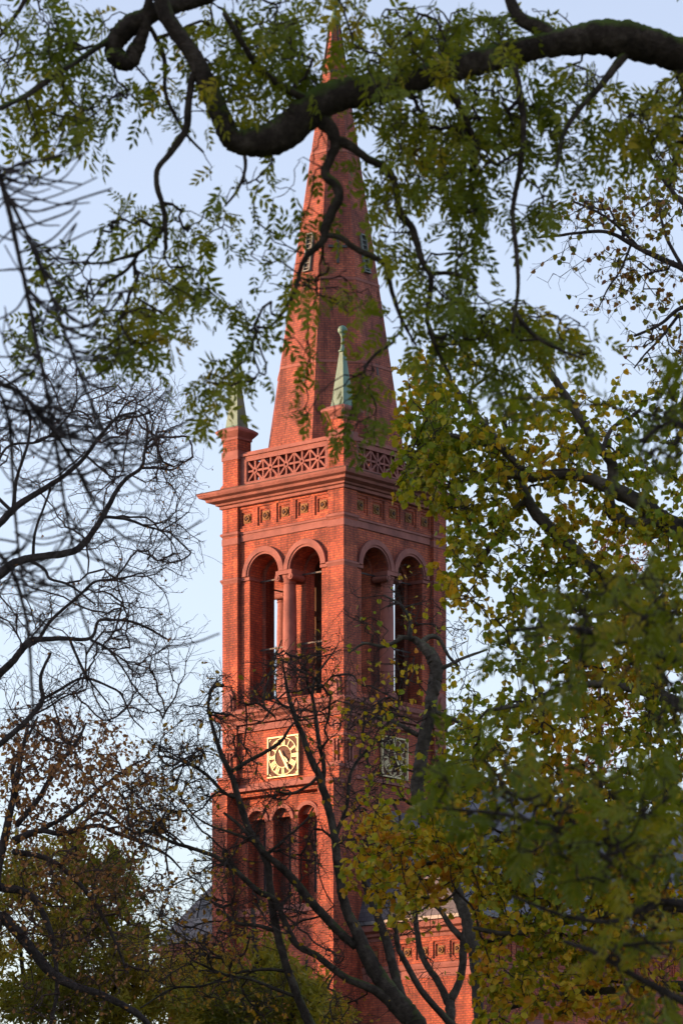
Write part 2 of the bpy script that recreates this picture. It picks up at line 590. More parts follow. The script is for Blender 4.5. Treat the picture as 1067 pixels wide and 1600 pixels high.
# --- parapet: openwork balustrade with eight-rayed stars
for k in range(4):
    tf = face(k)
    b = MB()
    o0, o1 = -0.46, -0.20
    b.box(-2.5, 2.5, o0 - 0.02, o1 + 0.06, 38.9, 39.10, tf)
    b.box(-2.5, 2.5, o0, o1, 39.10, 39.26, tf)
    b.box(-2.5, 2.5, o0, o1, 40.12, 40.34, tf)
    b.box(-2.5, -2.17, o0, o1, 39.26, 40.12, tf)
    b.box(2.17, 2.5, o0, o1, 39.26, 40.12, tf)
    bo = b.build('balustrade', M['stone'], church)
    cp = MB()
    cp.extrude([(-2.5, 40.34), (2.5, 40.34), (2.5, 40.44), (-2.5, 40.44)], o0 - 0.06, o1 + 0.07, tf)
    cp.extrude([(-2.5, 40.44), (2.5, 40.44), (2.5, 40.53), (-2.5, 40.53)], o0 + 0.04, o1 - 0.04, tf)
    cp.build('handrail', M['stone'], bo)
    for i in range(5):
        s = MB()
        c0, zc = -1.736 + 0.868 * i, 39.69
        for j in range(8):
            a = j * math.pi / 4
            r1 = 0.43 if j % 2 == 0 else 0.60
            d = Vector((math.cos(a), math.sin(a)))
            q = Vector((-d.y, d.x)) * 0.042
            p0 = Vector((c0, zc)) + d * 0.10
            p1 = Vector((c0, zc)) + d * r1
            s.extrude([tuple(p0 - q), tuple(p1 - q), tuple(p1 + q), tuple(p0 + q)], o0 + 0.05 + 0.004 * (j % 2), o1 - 0.05 - 0.004 * (j % 2), tf)
        ring(s, c0, zc, 0.055, 0.14, o0 + 0.03, o1 - 0.03, tf, 16, 0, 360)
        for e in (-1, 1):
            if e < 0 or i == 4:
                s.box(c0 + e * 0.434 - 0.035, c0 + e * 0.434 + 0.035, o0 + 0.06, o1 - 0.06, 39.26, 40.12, tf)
        s.build('star_tracery', M['stone'], bo)

# --- corner pinnacles
for sx, sy in ((1, -1), (-1, -1), (1, 1), (-1, 1)):
    x, y = CX + sx * (H - 0.43), CY + sy * (H - 0.43)
    p = MB()
    p.square_loft(x, y, [(0.50, 38.88), (0.50, 39.12), (0.43, 39.25), (0.42, 39.25), (0.42, 41.15)])
    po = p.build('pinnacle_pier', M['brick'], church)
    q = MB()
    q.square_loft(x, y, [(0.43, 40.25), (0.455, 40.25), (0.455, 40.62), (0.43, 40.62)])
    q.square_loft(x, y, [(0.43, 41.10), (0.46, 41.10), (0.46, 41.2), (0.56, 41.32), (0.64, 41.42), (0.64, 41.50), (0.48, 41.62), (0.40, 41.66)])
    q.build('pinnacle_cap', M['stone'], po)
    r = MB()
    r.square_loft(x, y, [(0.37, 41.66), (0.335, 41.72), (0.10, 43.85), (0.10, 43.9)])
    r.lathe(x, y, [(0.11, 43.9), (0.17, 43.93), (0.17, 43.98), (0.10, 44.03), (0.065, 44.2), (0.06, 44.5), (0.10, 44.62), (0.11, 44.66)], 14)
    r.build('copper_cap', M['copper'], po)
    s = MB()
    s.lathe(x, y, [(0.02, 44.63)] + [(0.20 * math.sin(R(a)), 44.82 - 0.19 * math.cos(R(a))) for a in range(20, 180, 20)] + [(0.01, 45.02)], 16)
    s.build('ball_finial', M['copper'], po, True)

# --- spire
def spire_r(z):                 # apothem of the octagon
    return max(0.05, 0.1555 * (60.2 - z)) * math.cos(math.pi / 8)


sp = MB()
zs = [38.9] + [39.5 + 0.8 * i for i in range(24)] + [58.9]
sp.square_loft(CX, CY, [(spire_r(z), z) for z in zs], None, 8, 0)
spo = sp.build('spire', M['brick_old'], church)
for z in (56.7, 53.2, 47.6, 44.0):
    b = MB()
    b.square_loft(CX, CY, [(spire_r(z) + 0.005, z - 0.06), (spire_r(z) + 0.03, z - 0.05), (spire_r(z) + 0.03, z + 0.05), (spire_r(z) + 0.005, z + 0.06)], None, 8)
    b.build('spire_band', M['iron'] if z > 56 else M['stone'], spo)
rb = MB()
for k in range(8):
    a = math.pi / 8 + k * math.pi / 4
    for z0, z1 in ((56.7, 58.85),):
        r0, r1 = [spire_r(z) / math.cos(math.pi / 8) + 0.01 for z in (z0, z1)]
        rb.bar((CX + r0 * math.cos(a), CY + r0 * math.sin(a), z0), (CX + r1 * math.cos(a), CY + r1 * math.sin(a), z1), 0.06)
rb.build('spire_rib', M['iron'], spo)
cr = MB()                       # lightning conductor down the right-hand edge
a = math.pi / 8 - math.pi / 4 + math.pi / 2
for i in range(12):
    z0, z1 = 58.6 - i * 1.6, 57.0 - i * 1.6
    r0, r1 = [spire_r(z) / math.cos(math.pi / 8) + 0.07 for z in (z0, z1)]
    cr.bar((CX + r0 * math.cos(a), CY + r0 * math.sin(a), z0), (CX + r1 * math.cos(a), CY + r1 * math.sin(a), z1), 0.03)
    cr.bar((CX + (r0 - 0.1) * math.cos(a), CY + (r0 - 0.1) * math.sin(a), z0 - 0.2), (CX + (r0 + 0.02) * math.cos(a), CY + (r0 + 0.02) * math.sin(a), z0 - 0.2), 0.03)
cr.build('lightning_conductor', M['iron'], spo)
fi = MB()
fi.lathe(CX, CY, [(0.25, 58.75), (0.21, 58.95), (0.10, 59.35), (0.09, 59.5), (0.22, 59.62), (0.27, 59.82), (0.22, 60.02), (0.08, 60.12), (0.05, 60.3)], 16)
fi.bar((CX, CY, 60.2), (CX, CY, 62.2), 0.08)
fi.bar((CX - 0.35, CY - 0.35, 61.6), (CX + 0.35, CY + 0.35, 61.6), 0.08)
fi.build('spire_finial', M['copper'], spo)


def on_facet(ang, s, out, z):
    """point on the spire facet whose normal has church-plan angle ang"""
    n = Vector((math.cos(ang), math.sin(ang)))
    t = Vector((-n.y, n.x))
    p = n * (spire_r(z) + out) + t * s
    return (CX + p.x, CY + p.y, z)


# iron cross on the facet that points at the near corner
xa = R(-45)
cm = MB()
def slab(mb, ang, s0, s1, z0, z1, o0, o1):
    vs = [on_facet(ang, s, o, z) for o in (o0, o1) for z in (z0, z1) for s in (s0, s1)]
    mb.add(vs, [(0, 1, 3, 2), (4, 6, 7, 5), (0, 4, 5, 1), (2, 3, 7, 6), (0, 2, 6, 4), (1, 5, 7, 3)])
slab(cm, xa, -0.06, 0.06, 48.25, 49.75, 0.0, 0.09)
slab(cm, xa, -0.40, 0.40, 48.93, 49.04, 0.0, 0.085)
cm.build('wall_cross', M['iron'], spo)
for ang in (R(-90), R(0), R(90), R(180)):
    f = MB()
    slab(f, ang, -0.19, -0.14, 48.05, 49.6, -0.02, 0.10)
    slab(f, ang, 0.14, 0.19, 48.05, 49.6, -0.02, 0.10)
    slab(f, ang, -0.19, 0.19, 48.0, 48.05, -0.02, 0.14)
    slab(f, ang, -0.19, 0.19, 49.6, 49.66, -0.02, 0.12)
    for i in range(7):
        z = 48.16 + i * 0.205
        slab(f, ang, -0.14, 0.14, z, z + 0.035, 0.0, 0.07)
    fo = f.build('louvre_window', M['louvre'], spo)
    d = MB()
    slab(d, ang, -0.138, 0.138, 48.052, 49.598, -0.02, 0.012)
    d.build('louvre_opening', M['iron'], spo)
for ang, z, n in ((R(-68), 43.2, 0), (R(-20), 43.6, 0), (R(-45), 46.2, 0)):     # putlog slits
    d = MB()
    slab(d, R(round(math.degrees(ang) / 45) * 45), -0.05 + 0.4 * math.sin(ang * 9), 0.05 + 0.4 * math.sin(ang * 9), z, z + 0.5, -0.02, 0.012)
    d.build('vent_slit', M['iron'], spo)

# --- bells and bell frame
bf = MB()
for dx in (-1.3, 0, 1.3):
    for dy in (-1.2, 1.2):
        bf.box(CX + dx - 0.11, CX + dx + 0.11, CY + dy - 0.11, CY + dy + 0.11, 29.4, 36.6)
for z in (31.2, 33.4, 36.2):
    for dy in (-1.2, 1.2):
        bf.box(CX - 1.7, CX + 1.7, CY + dy - 0.114, CY + dy + 0.114, z, z + 0.22)
    for dx in (-1.3, 0, 1.3):
        bf.box(CX + dx - 0.107, CX + dx + 0.107, CY - 1.7, CY + 1.7, z + 0.22, z + 0.42)
for dx in (-1.3, 0, 1.3):
    bf.bar((CX + dx, CY - 1.15, 31.5), (CX + dx, CY + 1.15, 33.4), 0.15)
    bf.bar((CX + dx, CY - 1.15, 36.2), (CX + dx, CY + 1.15, 33.8), 0.15)
bf.build('bell_frame', M['wood'], church)
bd = MB()  # boards added to block the sky behind the openings and darken the belfry
rng0 = random.Random(3)
for k in range(4):
    s = -1.14
    while s < 1.1:
        w_ = rng0.uniform(0.16, 0.24)
        zt = rng0.uniform(35.6, 36.9)
        o_ = -H + 1.15 + rng0.uniform(0, 0.03)
        bd.box(s, min(s + w_ - 0.012, 1.14), o_, o_ + 0.03, 29.5 + rng0.uniform(0, .3), zt, face(k))
        s += w_
bd.build('sky_blocking_boards', M['wood'], church)
for x, y, z, q in ((-0.65, -0.5, 32.2, 1.0), (0.7, 0.3, 34.3, 0.8), (0.7, -0.6, 30.4, 0.9)):
    b = MB()
    b.lathe(CX + x, CY + y, [(0.62 * q, z), (0.60 * q, z + 0.04), (0.47 * q, z + 0.25 * q), (0.38 * q, z + 0.6 * q), (0.34 * q, z + 0.85 * q), (0.25 * q, z + 0.97 * q), (0.05 * q, z + 1.0 * q)], 24)
    b.box(CX + x - 0.06, CX + x + 0.06, CY + y - 0.5, CY + y + 0.5, z + 1.0 * q, z + 1.15 * q)
    b.build('bell', M['bronze'], church, True)

# --- belfry cornice and clock storey
c = MB()
c.square_loft(CX, CY, [(H - 0.2, 29.02), (H + 0.03, 29.04), (H + 0.06, 29.14), (H + 0.06, 29.2), (H + 0.24, 29.30), (H + 0.28, 29.38), (H + 0.38, 29.44), (H + 0.40, 29.56), (H + 0.02, 29.70)])
c.build('belfry_cornice', M['stone'], church)
for k in range(4):              # little round-headed stones above the cornice, at the corners
    for s in (-1, 1):
        a = MB()
        cc = s * 2.93
        pts = [(cc - 0.30, 29.6), (cc + 0.30, 29.6), (cc + 0.30, 30.15)] + [(cc + 0.30 * math.cos(R(t)), 30.15 + 0.42 * math.sin(R(t))) for t in range(20, 180, 20)] + [(cc - 0.30, 30.15)]
        a.extrude(pts, -0.03, 0.10, face(k))
        inn = [(cc + (p[0] - cc) * 0.62, 29.62 + (p[1] - 29.6) * 0.80) for p in pts]
        a.extrude(inn, 0.08, 0.17, face(k))
        a.build('corner_antefix', M['stone'], church)
cs = MB()
cs.box(CX - H + 0.18, CX + H - 0.18, CY - H + 0.18, CY + H - 0.18, 25.5, 29.05)
for sx in (-1, 1):
    for sy in (-1, 1):
        x0, x1 = sorted((CX + sx * 2.55, CX + sx * H))
        y0, y1 = sorted((CY + sy * 2.55, CY + sy * H))
        cs.box(x0, x1, y0, y1, 25.5, 29.05)
cs.build('clock_storey', M['brick'], church)
pn = MB()
for k in range(4):
    pn.box(-2.5, 2.5, -0.18, -0.05, 28.72, 28.98, face(k))
    pn.box(-2.5, 2.5, -0.18, -0.08, 26.36, 26.52, face(k))
    for s in (-1, 1):
        cc = s * 2.95
        pn.box(cc - 0.42, cc + 0.42, 0.0, 0.05, 28.9, 29.0, face(k))
        pn.box(cc - 0.42, cc + 0.42, 0.0, 0.06, 28.05, 28.14, face(k))
        ring(pn, cc, 28.52, 0.17, 0.24, 0.0, 0.06, face(k), 20, 0, 360)
        pn.extrude([(cc + 0.12 * math.cos(2 * math.pi * i / 14), 28.52 + 0.12 * math.sin(2 * math.pi * i / 14)) for i in range(14)], 0.0, 0.05, face(k))
        # carved bracket: two stems curling outwards above a stepped foot
        for e in (-1, 1):
            pn.box(cc + e * 0.09 - 0.035, cc + e * 0.09 + 0.035, 0.0, 0.08, 27.0, 27.85, face(k))
            ring(pn, cc + e * 0.19, 27.82, 0.07, 0.135, 0.0, 0.09, face(k), 12, -60, 200)
        pn.box(cc - 0.30, cc + 0.30, 0.0, 0.07, 26.85, 27.0, face(k))
        pn.box(cc - 0.36, cc + 0.36, 0.0, 0.09, 26.70, 26.85, face(k))
pn.build('storey_ornament', M['stone'], church)

# --- clocks
ROMAN = ['XII', 'I', 'II', 'III', 'IIII', 'V', 'VI', 'VII', 'VIII', 'IX', 'X', 'XI']
for k in (0, 1):
    tf = face(k)
    zc, ob = 27.50, -0.18
    d = MB()
    d.box(-0.83, 0.83, ob, ob + 0.10, zc - 0.83, zc + 0.83, tf)
    do = d.build('clock', M['dial'], church)
    fr = MB()
    for e in (-1, 1):
        fr.box(-0.86, 0.86, ob + 0.06, ob + 0.16, zc + e * 0.825 - 0.028, zc + e * 0.825 + 0.028, tf)
        fr.box(e * 0.825 - 0.028, e * 0.825 + 0.028, ob + 0.062, ob + 0.158, zc - 0.79, zc + 0.79, tf)
    ring(fr, 0, zc, 0.755, 0.782, ob + 0.10, ob + 0.14, tf, 48, 0, 360)
    ring(fr, 0, zc, 0.445, 0.47, ob + 0.10, ob + 0.14, tf, 40, 0, 360)
    for sx in (-1, 1):
        for sz in (-1, 1):
            pts = [(sx * 0.66, zc + sz * 0.76), (sx * 0.76, zc + sz * 0.66), (sx * 0.76, zc + sz * 0.72), (sx * 0.72, zc + sz * 0.76)]
            fr.extrude(pts, ob + 0.10, ob + 0.13, tf)
    fr.build('gilt_frame', M['gold'], do)
    for h in range(12):
        nm = MB()
        a = R(90 - 30 * h)
        er, et = Vector((math.cos(a), math.sin(a))), Vector((math.sin(a), -math.cos(a)))
        txt = ROMAN[h]
        wid = {'I': 0.058, 'V': 0.10, 'X': 0.10}
        tot = sum(wid[c] for c in txt)
        x = -tot / 2
        def st(p, q, w):
            p, q = Vector(p), Vector(q)
            dd = (q - p).normalized()
            nn = Vector((-dd.y, dd.x)) * w / 2
            out = []
            for v in (p - nn, q - nn, q + nn, p + nn):
                g_ = er * (0.61 + v.y) + et * v.x
                out.append((g_.x, zc + g_.y))
            nm.extrude(out, ob + 0.10, ob + 0.135, tf)
        for c in txt:
            w = wid[c]
            m_ = x + w / 2
            if c == 'I': st((m_, -0.14), (m_, 0.14), 0.033)
            elif c == 'V':
                st((m_ - 0.04, 0.14), (m_, -0.14), 0.034)
                st((m_ + 0.04, 0.14), (m_, -0.14), 0.02)
            else:
                st((m_ - 0.04, 0.14), (m_ + 0.04, -0.14), 0.034)
                st((m_ + 0.04, 0.14), (m_ - 0.04, -0.14), 0.02)
            x += w
        nm.build('numeral', M['gold'], do)
    for name, ang, ln, tail, w in (('minute_hand', 90 - 150, 0.72, 0.30, 0.075), ('hour_hand', 90 - 132, 0.42, 0.12, 0.09)):
        hm = MB()
        a = R(ang)
        e, q = Vector((math.cos(a), math.sin(a))), Vector((-math.sin(a), math.cos(a)))
        oo = ob + (0.19 if name == 'minute_hand' else 0.165)
        pts = [e * -tail + q * w * 0.5, e * -tail - q * w * 0.5, e * ln * 0.7 - q * w * 0.75, e * ln, e * ln * 0.7 + q * w * 0.75]
        hm.extrude([(p.x, zc + p.y) for p in pts], oo, oo + 0.02, tf)
        hm.build(name, M['gold'], do)

# --- lower tower: front projection, arched recesses
lo = MB()
FP = 0.65
lo.box(-W, 0, 0.9, W, 0, 25.5)
lo.box(-W + 0.02, -0.02, 0.2, 0.9, 25.0, 25.5)
tf0 = face(0)
arch_slices(lo, (-1.4, 0, 1.4), 0.5, 24.85, 21.3, -2.5, 2.5, 14, 25.9, -0.75, 0.0, tf0, mid_open=False)
lo.box(-2.5, 2.5, -0.75, 0.15, 0, 14, tf0)
for s in (-1, 1):
    a, b = sorted((s * 2.5, s * H))
    lo.box(a, b, -0.9, FP, 0, 26.1, tf0)
    lo.extrude([(a, 26.1), (b, 26.1), (b, 26.75), (a, 26.75)], -0.05, FP * 0.45, tf0)
lo.box(-2.5, 2.5, -0.1, FP - 0.25, 25.9, 26.2, tf0)
lo.build('lower_tower', M['brick'], church)
wc = MB()
wc.box(-H - 0.03, H + 0.03, -0.02, FP + 0.06, 26.1, 26.22, tf0)
for s in (-1, 1):
    a, b = sorted((s * 2.47, s * (H + 0.03)))
    MB(tf0).box(a, b, -0.02, FP * 0.45 + 0.05, 26.75, 26.86).build('shoulder_coping', M['stone'], church)
MB(tf0).box(-2.48, 2.48, 0.0, 0.08, 20.95, 21.28).build('niche_sill', M['stone'], church)
wc.build('set_off_course', M['stone'], church)
for cc in (-1.4, 0, 1.4):
    a = MB()
    ring(a, cc, 24.85, 0.5, 0.66, 0.0, 0.07, tf0, 20)
    a.build('archivolt', M['stone'], church)
    w = MB()
    w.extrude([(cc - 0.498, 21.302), (cc + 0.498, 21.302), (cc + 0.498, 24.85)] + [(cc + 0.498 * math.cos(R(t)), 24.85 + 0.498 * math.sin(R(t))) for t in range(20, 180, 20)] + [(cc - 0.498, 24.85)], -0.7, -0.62, tf0)
    wo_ = w.build('arched_niche', M['brick_old'], church)
    v = MB()
    v.extrude([(cc - 0.16, 21.8), (cc + 0.16, 21.8), (cc + 0.16, 24.6)] + [(cc + 0.16 * math.cos(R(t)), 24.6 + 0.16 * math.sin(R(t))) for t in range(30, 180, 30)] + [(cc - 0.16, 24.6)], -0.63, -0.60, tf0)
    v.build('slit_window', M['glass'], wo_)

# --- nave
X0, X1, YN, LN, ZE = -11.0, 5.85, 1.25, 42.0, 19.75
n = MB()
n.box(X0, X1, YN, LN, 0, ZE)
n.build('nave_wall', M['brick'], church)
def nf(s, o, z): return (s, YN - o, z)
def nr(s, o, z): return (X1 + o, s, z)
nb = MB()
nb.square_loft(0, 0, [(0.5, 18.28), (0.56, 18.30), (0.60, 18.42), (0.60, 18.52), (0.5, 18.58)],
               lambda x, y, z: ((X0 + X1) / 2 + math.copysign((X1 - X0) / 2 + abs(x) - 0.5, x), (YN + LN) / 2 + math.copysign((LN - YN) / 2 + abs(y) - 0.5, y), z))
nb.square_loft(0, 0, [(0.5, 17.92), (0.53, 17.93), (0.53, 18.27), (0.5, 18.28)],
               lambda x, y, z: ((X0 + X1) / 2 + math.copysign((X1 - X0) / 2 + abs(x) - 0.5, x), (YN + LN) / 2 + math.copysign((LN - YN) / 2 + abs(y) - 0.5, y), z))
nb.build('nave_band', M['stone'], church)
nc = MB()
nc.square_loft(0, 0, [(0.4, 19.56), (0.55, 19.58), (0.58, 19.72), (0.72, 19.78), (0.74, 19.9), (0.96, 19.97), (1.0, 20.12), (1.02, 20.2), (0.2, 20.26)],
               lambda x, y, z: ((X0 + X1) / 2 + math.copysign((X1 - X0) / 2 + abs(x) - 0.5, x), (YN + LN) / 2 + math.copysign((LN - YN) / 2 + abs(y) - 0.5, y), z))
nc.build('nave_cornice', M['stone'], church)
FN = [0.62 + 0.88 * i for i in range(6)]
nfm = MB()
frieze(nfm, FN, 19.02, 0.1, X1 - 0.15, 18.54, 19.55, 0.0, nf, 0.9)
FR = [YN + 1.0 + 0.95 * i for i in range(16)]
frieze(nfm, FR, 19.02, YN + 0.15, YN + 16.4, 18.54, 19.55, 0.0, nr, 0.9)
nfm.build('nave_frieze_frame', M['brick'], church)
tiles(FN, 19.02, 0.0, nf, 0.9)
tiles(FR[:9], 19.02, 0.0, nr, 0.9)
gt = MB()
gt.bar((X0 - 0.5, YN - 0.52, 20.3), (X1 + 0.5, YN - 0.52, 20.3), 0.14)
gt.bar((X1 + 0.52, YN - 0.45, 20.3), (X1 + 0.52, LN, 20.3), 0.14)
gt.build('gutter', M['zinc'], church)
rf = MB()
xm, ye, zr = CX, YN + 2.2, 27.9
e = 0.42
pts = [(X0 - e, YN - e, 20.27), (X1 + e, YN - e, 20.27), (X1 + e, LN + e, 20.27), (X0 - e, LN + e, 20.27), (xm, ye, zr), (xm, LN - 3, zr)]
rf.add(pts, [(0, 1, 4), (1, 2, 5, 4), (2, 3, 5), (3, 0, 4, 5), (0, 3, 2, 1)])
rfo = rf.build('nave_roof', M['slate'], church)
sk = MB()                       # roof light on the left wing's slope
def on_front(s, t, up):         # s along x, t up the front slope 0..1
    a = Vector((s, YN - e, 20.27)); d = Vector((0, ye - YN + e, zr - 20.27))
    nn = Vector((0, -(zr - 20.27), ye - YN + e)).normalized()
    return tuple(a + d * t + nn * up)
SKX = 0
for (s0, s1, t0, t1) in ((-9.3, -8.2, 0.10, 0.13), (-9.3, -8.2, 0.24, 0.27), (-9.3, -9.2, 0.13, 0.24), (-8.3, -8.2, 0.13, 0.24)):
    vs = [on_front(s, t, u) for u in (0.0, 0.09) for t in (t0, t1) for s in (s0, s1)]
    sk.add(vs, [(0, 1, 3, 2), (4, 6, 7, 5), (0, 4, 5, 1), (2, 3, 7, 6), (0, 2, 6, 4), (1, 5, 7, 3)])
sk.build('roof_light', M['zinc'], rfo)
sg = MB()
vs = [on_front(s, t, u) for u in (0.0, 0.05) for t in (0.13, 0.24) for s in (-9.2, -8.3)]
sg.add(vs, [(0, 1, 3, 2), (4, 6, 7, 5), (0, 4, 5, 1), (2, 3, 7, 6), (0, 2, 6, 4), (1, 5, 7, 3)])
sg.build('roof_light_pane', M['glass'], rfo)
# small round-arched windows along the nave's shaded side
for i in range(5):
    yy = YN + 4 + i * 6.5
    w = MB()
    ring(w, yy, 15.2, 0.9, 1.15, 0.0, 0.12, nr, 16)
    w.box(yy - 1.0, yy + 1.0, 0.0, 0.12, 9.6, 9.85, nr)
    wo2 = w.build('nave_window', M['stone'], church)
    gz = MB()
    gz.extrude([(yy - 0.9, 9.85), (yy + 0.9, 9.85), (yy + 0.9, 15.2)] + [(yy + 0.9 * math.cos(R(t)), 15.2 + 0.9 * math.sin(R(t))) for t in range(20, 180, 20)] + [(yy - 0.9, 15.2)], -0.05, 0.02, nr)
    gz.build('pane', M['glass'], wo2)

# ------------------------------------------------------------------ trees
def raw_mesh(name, verts, faces, mat, parent, rnd=None, smooth=False):
    """verts (N,3), faces (M,k) numpy arrays -> one mesh object"""
    me = bpy.data.meshes.new(name)
    k = faces.shape[1]
    me.vertices.add(len(verts))
    me.vertices.foreach_set('co', np.ascontiguousarray(verts, dtype=np.float32).ravel())
    me.loops.add(faces.size)
    me.loops.foreach_set('vertex_index', np.ascontiguousarray(faces, dtype=np.int32).ravel())
    me.polygons.add(len(faces))
    me.polygons.foreach_set('loop_start', np.arange(0, faces.size, k, dtype=np.int32))
    me.polygons.foreach_set('loop_total', np.full(len(faces), k, dtype=np.int32))
    if smooth: me.polygons.foreach_set('use_smooth', np.ones(len(faces), dtype=bool))
    if rnd is not None:
        a = me.attributes.new('rnd', 'FLOAT', 'POINT')
        a.data.foreach_set('value', np.ascontiguousarray(rnd, dtype=np.float32))
    me.update()
    me.validate()
    me.materials.append(mat)
    o = bpy.data.objects.new(name, me)
    COL.objects.link(o)
    o.parent = parent
    if parent: o.matrix_parent_inverse = Matrix.Translation(-Vector(parent.location))
    return o


def unit(v):
    return v / np.maximum(np.linalg.norm(v, axis=-1, keepdims=True), 1e-9)


def catmull(pts, m):
    """pts (N,k) -> smooth samples, m per segment"""
    p = np.vstack([2 * pts[0] - pts[1], pts, 2 * pts[-1] - pts[-2]])
    out = []
    t = np.linspace(0, 1, m, endpoint=False)[:, None]
    for i in range(1, len(p) - 2):
        a, b, c, d = p[i - 1], p[i], p[i + 1], p[i + 2]
        out.append(0.5 * (2 * b + (c - a) * t + (2 * a - 5 * b + 4 * c - d) * t ** 2 + (3 * b - a - 3 * c + d) * t ** 3))
    out.append(pts[-1:])
    return np.vstack(out)


class Tree:
    def __init__(self, name, depth, base, label, cat='tree', group=None, seed=1, bark=None, fine=None):
        self.rng = np.random.default_rng(seed)
        self.d = depth
        self.ppm = F / depth
        self.root = empty(name, tuple(base), 0, label, cat, group)
        self.pos = np.zeros((60000, 3))
        self.dir = np.zeros((60000, 3))
        self.par = np.full(60000, -1, dtype=np.int64)
        self.rad = np.zeros(60000)
        self.fix = np.zeros(60000, dtype=bool)
        self.leaf = np.zeros(60000)
        self.n = 0
        self.px = []
        self.bark, self.fine = bark, fine or bark

    def push(self, p, d, par, r, fixed=False, leaf=0.0):
        i = self.n
        self.pos[i], self.dir[i], self.par[i], self.rad[i], self.fix[i], self.leaf[i] = p, d, par, r, fixed, leaf
        self.n += 1
        return i

    # traced limb: list of (px, py, radius px); depth starts from the limb it grows out of
    def limb(self, pts, name='limb', dd=0.0, d0=None, wob=0.02, knob=0.09, sides=14, grow=True):
        a = np.array(pts, float)
        if d0 is None:
            d0 = self.d
            if self.px:
                q = np.array(self.px)
                dist = np.hypot(q[:, 0] - a[0, 0], q[:, 1] - a[0, 1])
                k = dist.argmin()
                if dist[k] < 60: d0 = q[k, 2]
        seg = np.hypot(np.diff(a[:, 0]), np.diff(a[:, 1])).sum()
        m = int(max(3, min(14, seg / max(1, len(a) - 1) / 6)))
        s = catmull(a, m)
        n = len(s)
        u = np.linspace(0, 1, n)
        ph = self.rng.uniform(0, 6.28, 3)
        L = seg / self.ppm
        dep = d0 + dd * u + wob * L * (np.sin(u * 5 + ph[0]) - math.sin(ph[0])) * u
        jit = np.cumsum(self.rng.normal(0, 1, (n, 2)), 0)
        jit -= np.linspace(0, 1, n)[:, None] * jit[-1]
        s[:, :2] += jit * np.minimum(s[:, 2:3], 6) * 0.06
        w = np.array([P(x, y, z) for (x, y), z in zip(s[:, :2], dep)])
        r = np.maximum(s[:, 2], 0.5) / F * dep
        t = unit(np.gradient(w, axis=0))
        ref = np.array((0.13, 0.97, 0.2))
        sx = unit(np.cross(t, ref))
        sy = np.cross(sx, t)
        k = sides if r.max() * self.ppm > 4 else 7
        ang = np.linspace(0, 2 * np.pi, k, endpoint=False)
        rr = r[:, None] * (1 + knob * self.rng.normal(0, 0.6, (n, k)) + knob * np.sin(3 * ang[None] + 7 * u[:, None] + ph[1]) * 0.7 + 0.05 * np.sin(u[:, None] * seg / 37 + ph[2]))
        v = w[:, None, :] + rr[..., None] * (np.cos(ang)[None, :, None] * sx[:, None, :] + np.sin(ang)[None, :, None] * sy[:, None, :])
        v = v.reshape(-1, 3)
        v = np.vstack([v, w[:1] - t[:1] * r[0] * 0.3, w[-1:] + t[-1:] * r[-1] * 0.6])
        i, j = np.meshgrid(np.arange(n - 1), np.arange(k), indexing='ij')
        i, j = i.ravel(), j.ravel()
        j2 = (j + 1) % k
        f = np.stack([i * k + j, i * k + j2, (i + 1) * k + j2, (i + 1) * k + j], 1)
        jj = np.arange(k)
        j2 = (jj + 1) % k
        c0 = np.stack([np.full(k, n * k), j2, jj, jj], 1)
        # end caps as thin quads
        c1 = np.stack([np.full(k, n * k + 1), (n - 1) * k + jj, (n - 1) * k + j2, (n - 1) * k + j2], 1)
        me = bpy.data.meshes.new(name)
        me.from_pydata(v.tolist(), [], f.tolist() + [tuple(x[:3]) for x in c0.tolist()] + [tuple(x[:3]) for x in c1.tolist()])
        me.polygons.foreach_set('use_smooth', np.ones(len(me.polygons), dtype=bool))
        me.materials.append(self.bark)
        o = bpy.data.objects.new(name, me)
        COL.objects.link(o)
        o.parent = self.root
        o.matrix_parent_inverse = Matrix.Translation(-Vector(self.root.location))
        prev = -1
        for q in range(n):
            x, y = s[q, :2]
            self.px.append((x, y, dep[q]))
            if grow and -520 < x < 1700 and -200 < y < 1720 and q % 2 == 0:
                prev = self.push(w[q], t[q], prev, r[q], True)
        return o

    # attractor clump: (cx, cy, rx, ry, count, leaves) in photograph pixels
    def grow(self, clumps, zs=1.0, step=None, r0=0.8, wig=0.10, sag=0.0, kang=0.7, maxlen=None, d=None, avoid=()):
        rng = self.rng
        d = d or self.d
        A, Lf = [], []
        for c in clumps:
            cx, cy, rx, ry, n, lf = c[:6]
            dz = c[6] if len(c) > 6 else 0.0
            rho = np.sqrt(rng.uniform(0, 1, n)) * np.where(rng.uniform(0, 1, n) < 0.15, 1.25, 1.0)
            th = rng.uniform(0, 6.283, n)
            xs, ys = cx + rx * rho * np.cos(th), cy + ry * rho * np.sin(th)
            ds = d + dz + zs * rng.uniform(-1, 1, n) * np.sqrt(np.maximum(0.1, 1 - np.minimum(rho, 1) ** 2))
            for x, y, z in zip(xs, ys, ds):
                if any(q[0] < x < q[2] and q[1] < y < q[3] and rng.uniform() < q[4] for q in avoid): continue
                A.append(P(x, y, z))
                Lf.append(lf)
        A, Lf = np.array(A), np.array(Lf)
        step = step or 22 / self.ppm
        base = self.pos[:self.n].copy()
        d0 = np.array([np.min(((base - a) ** 2).sum(1)) for a in A])
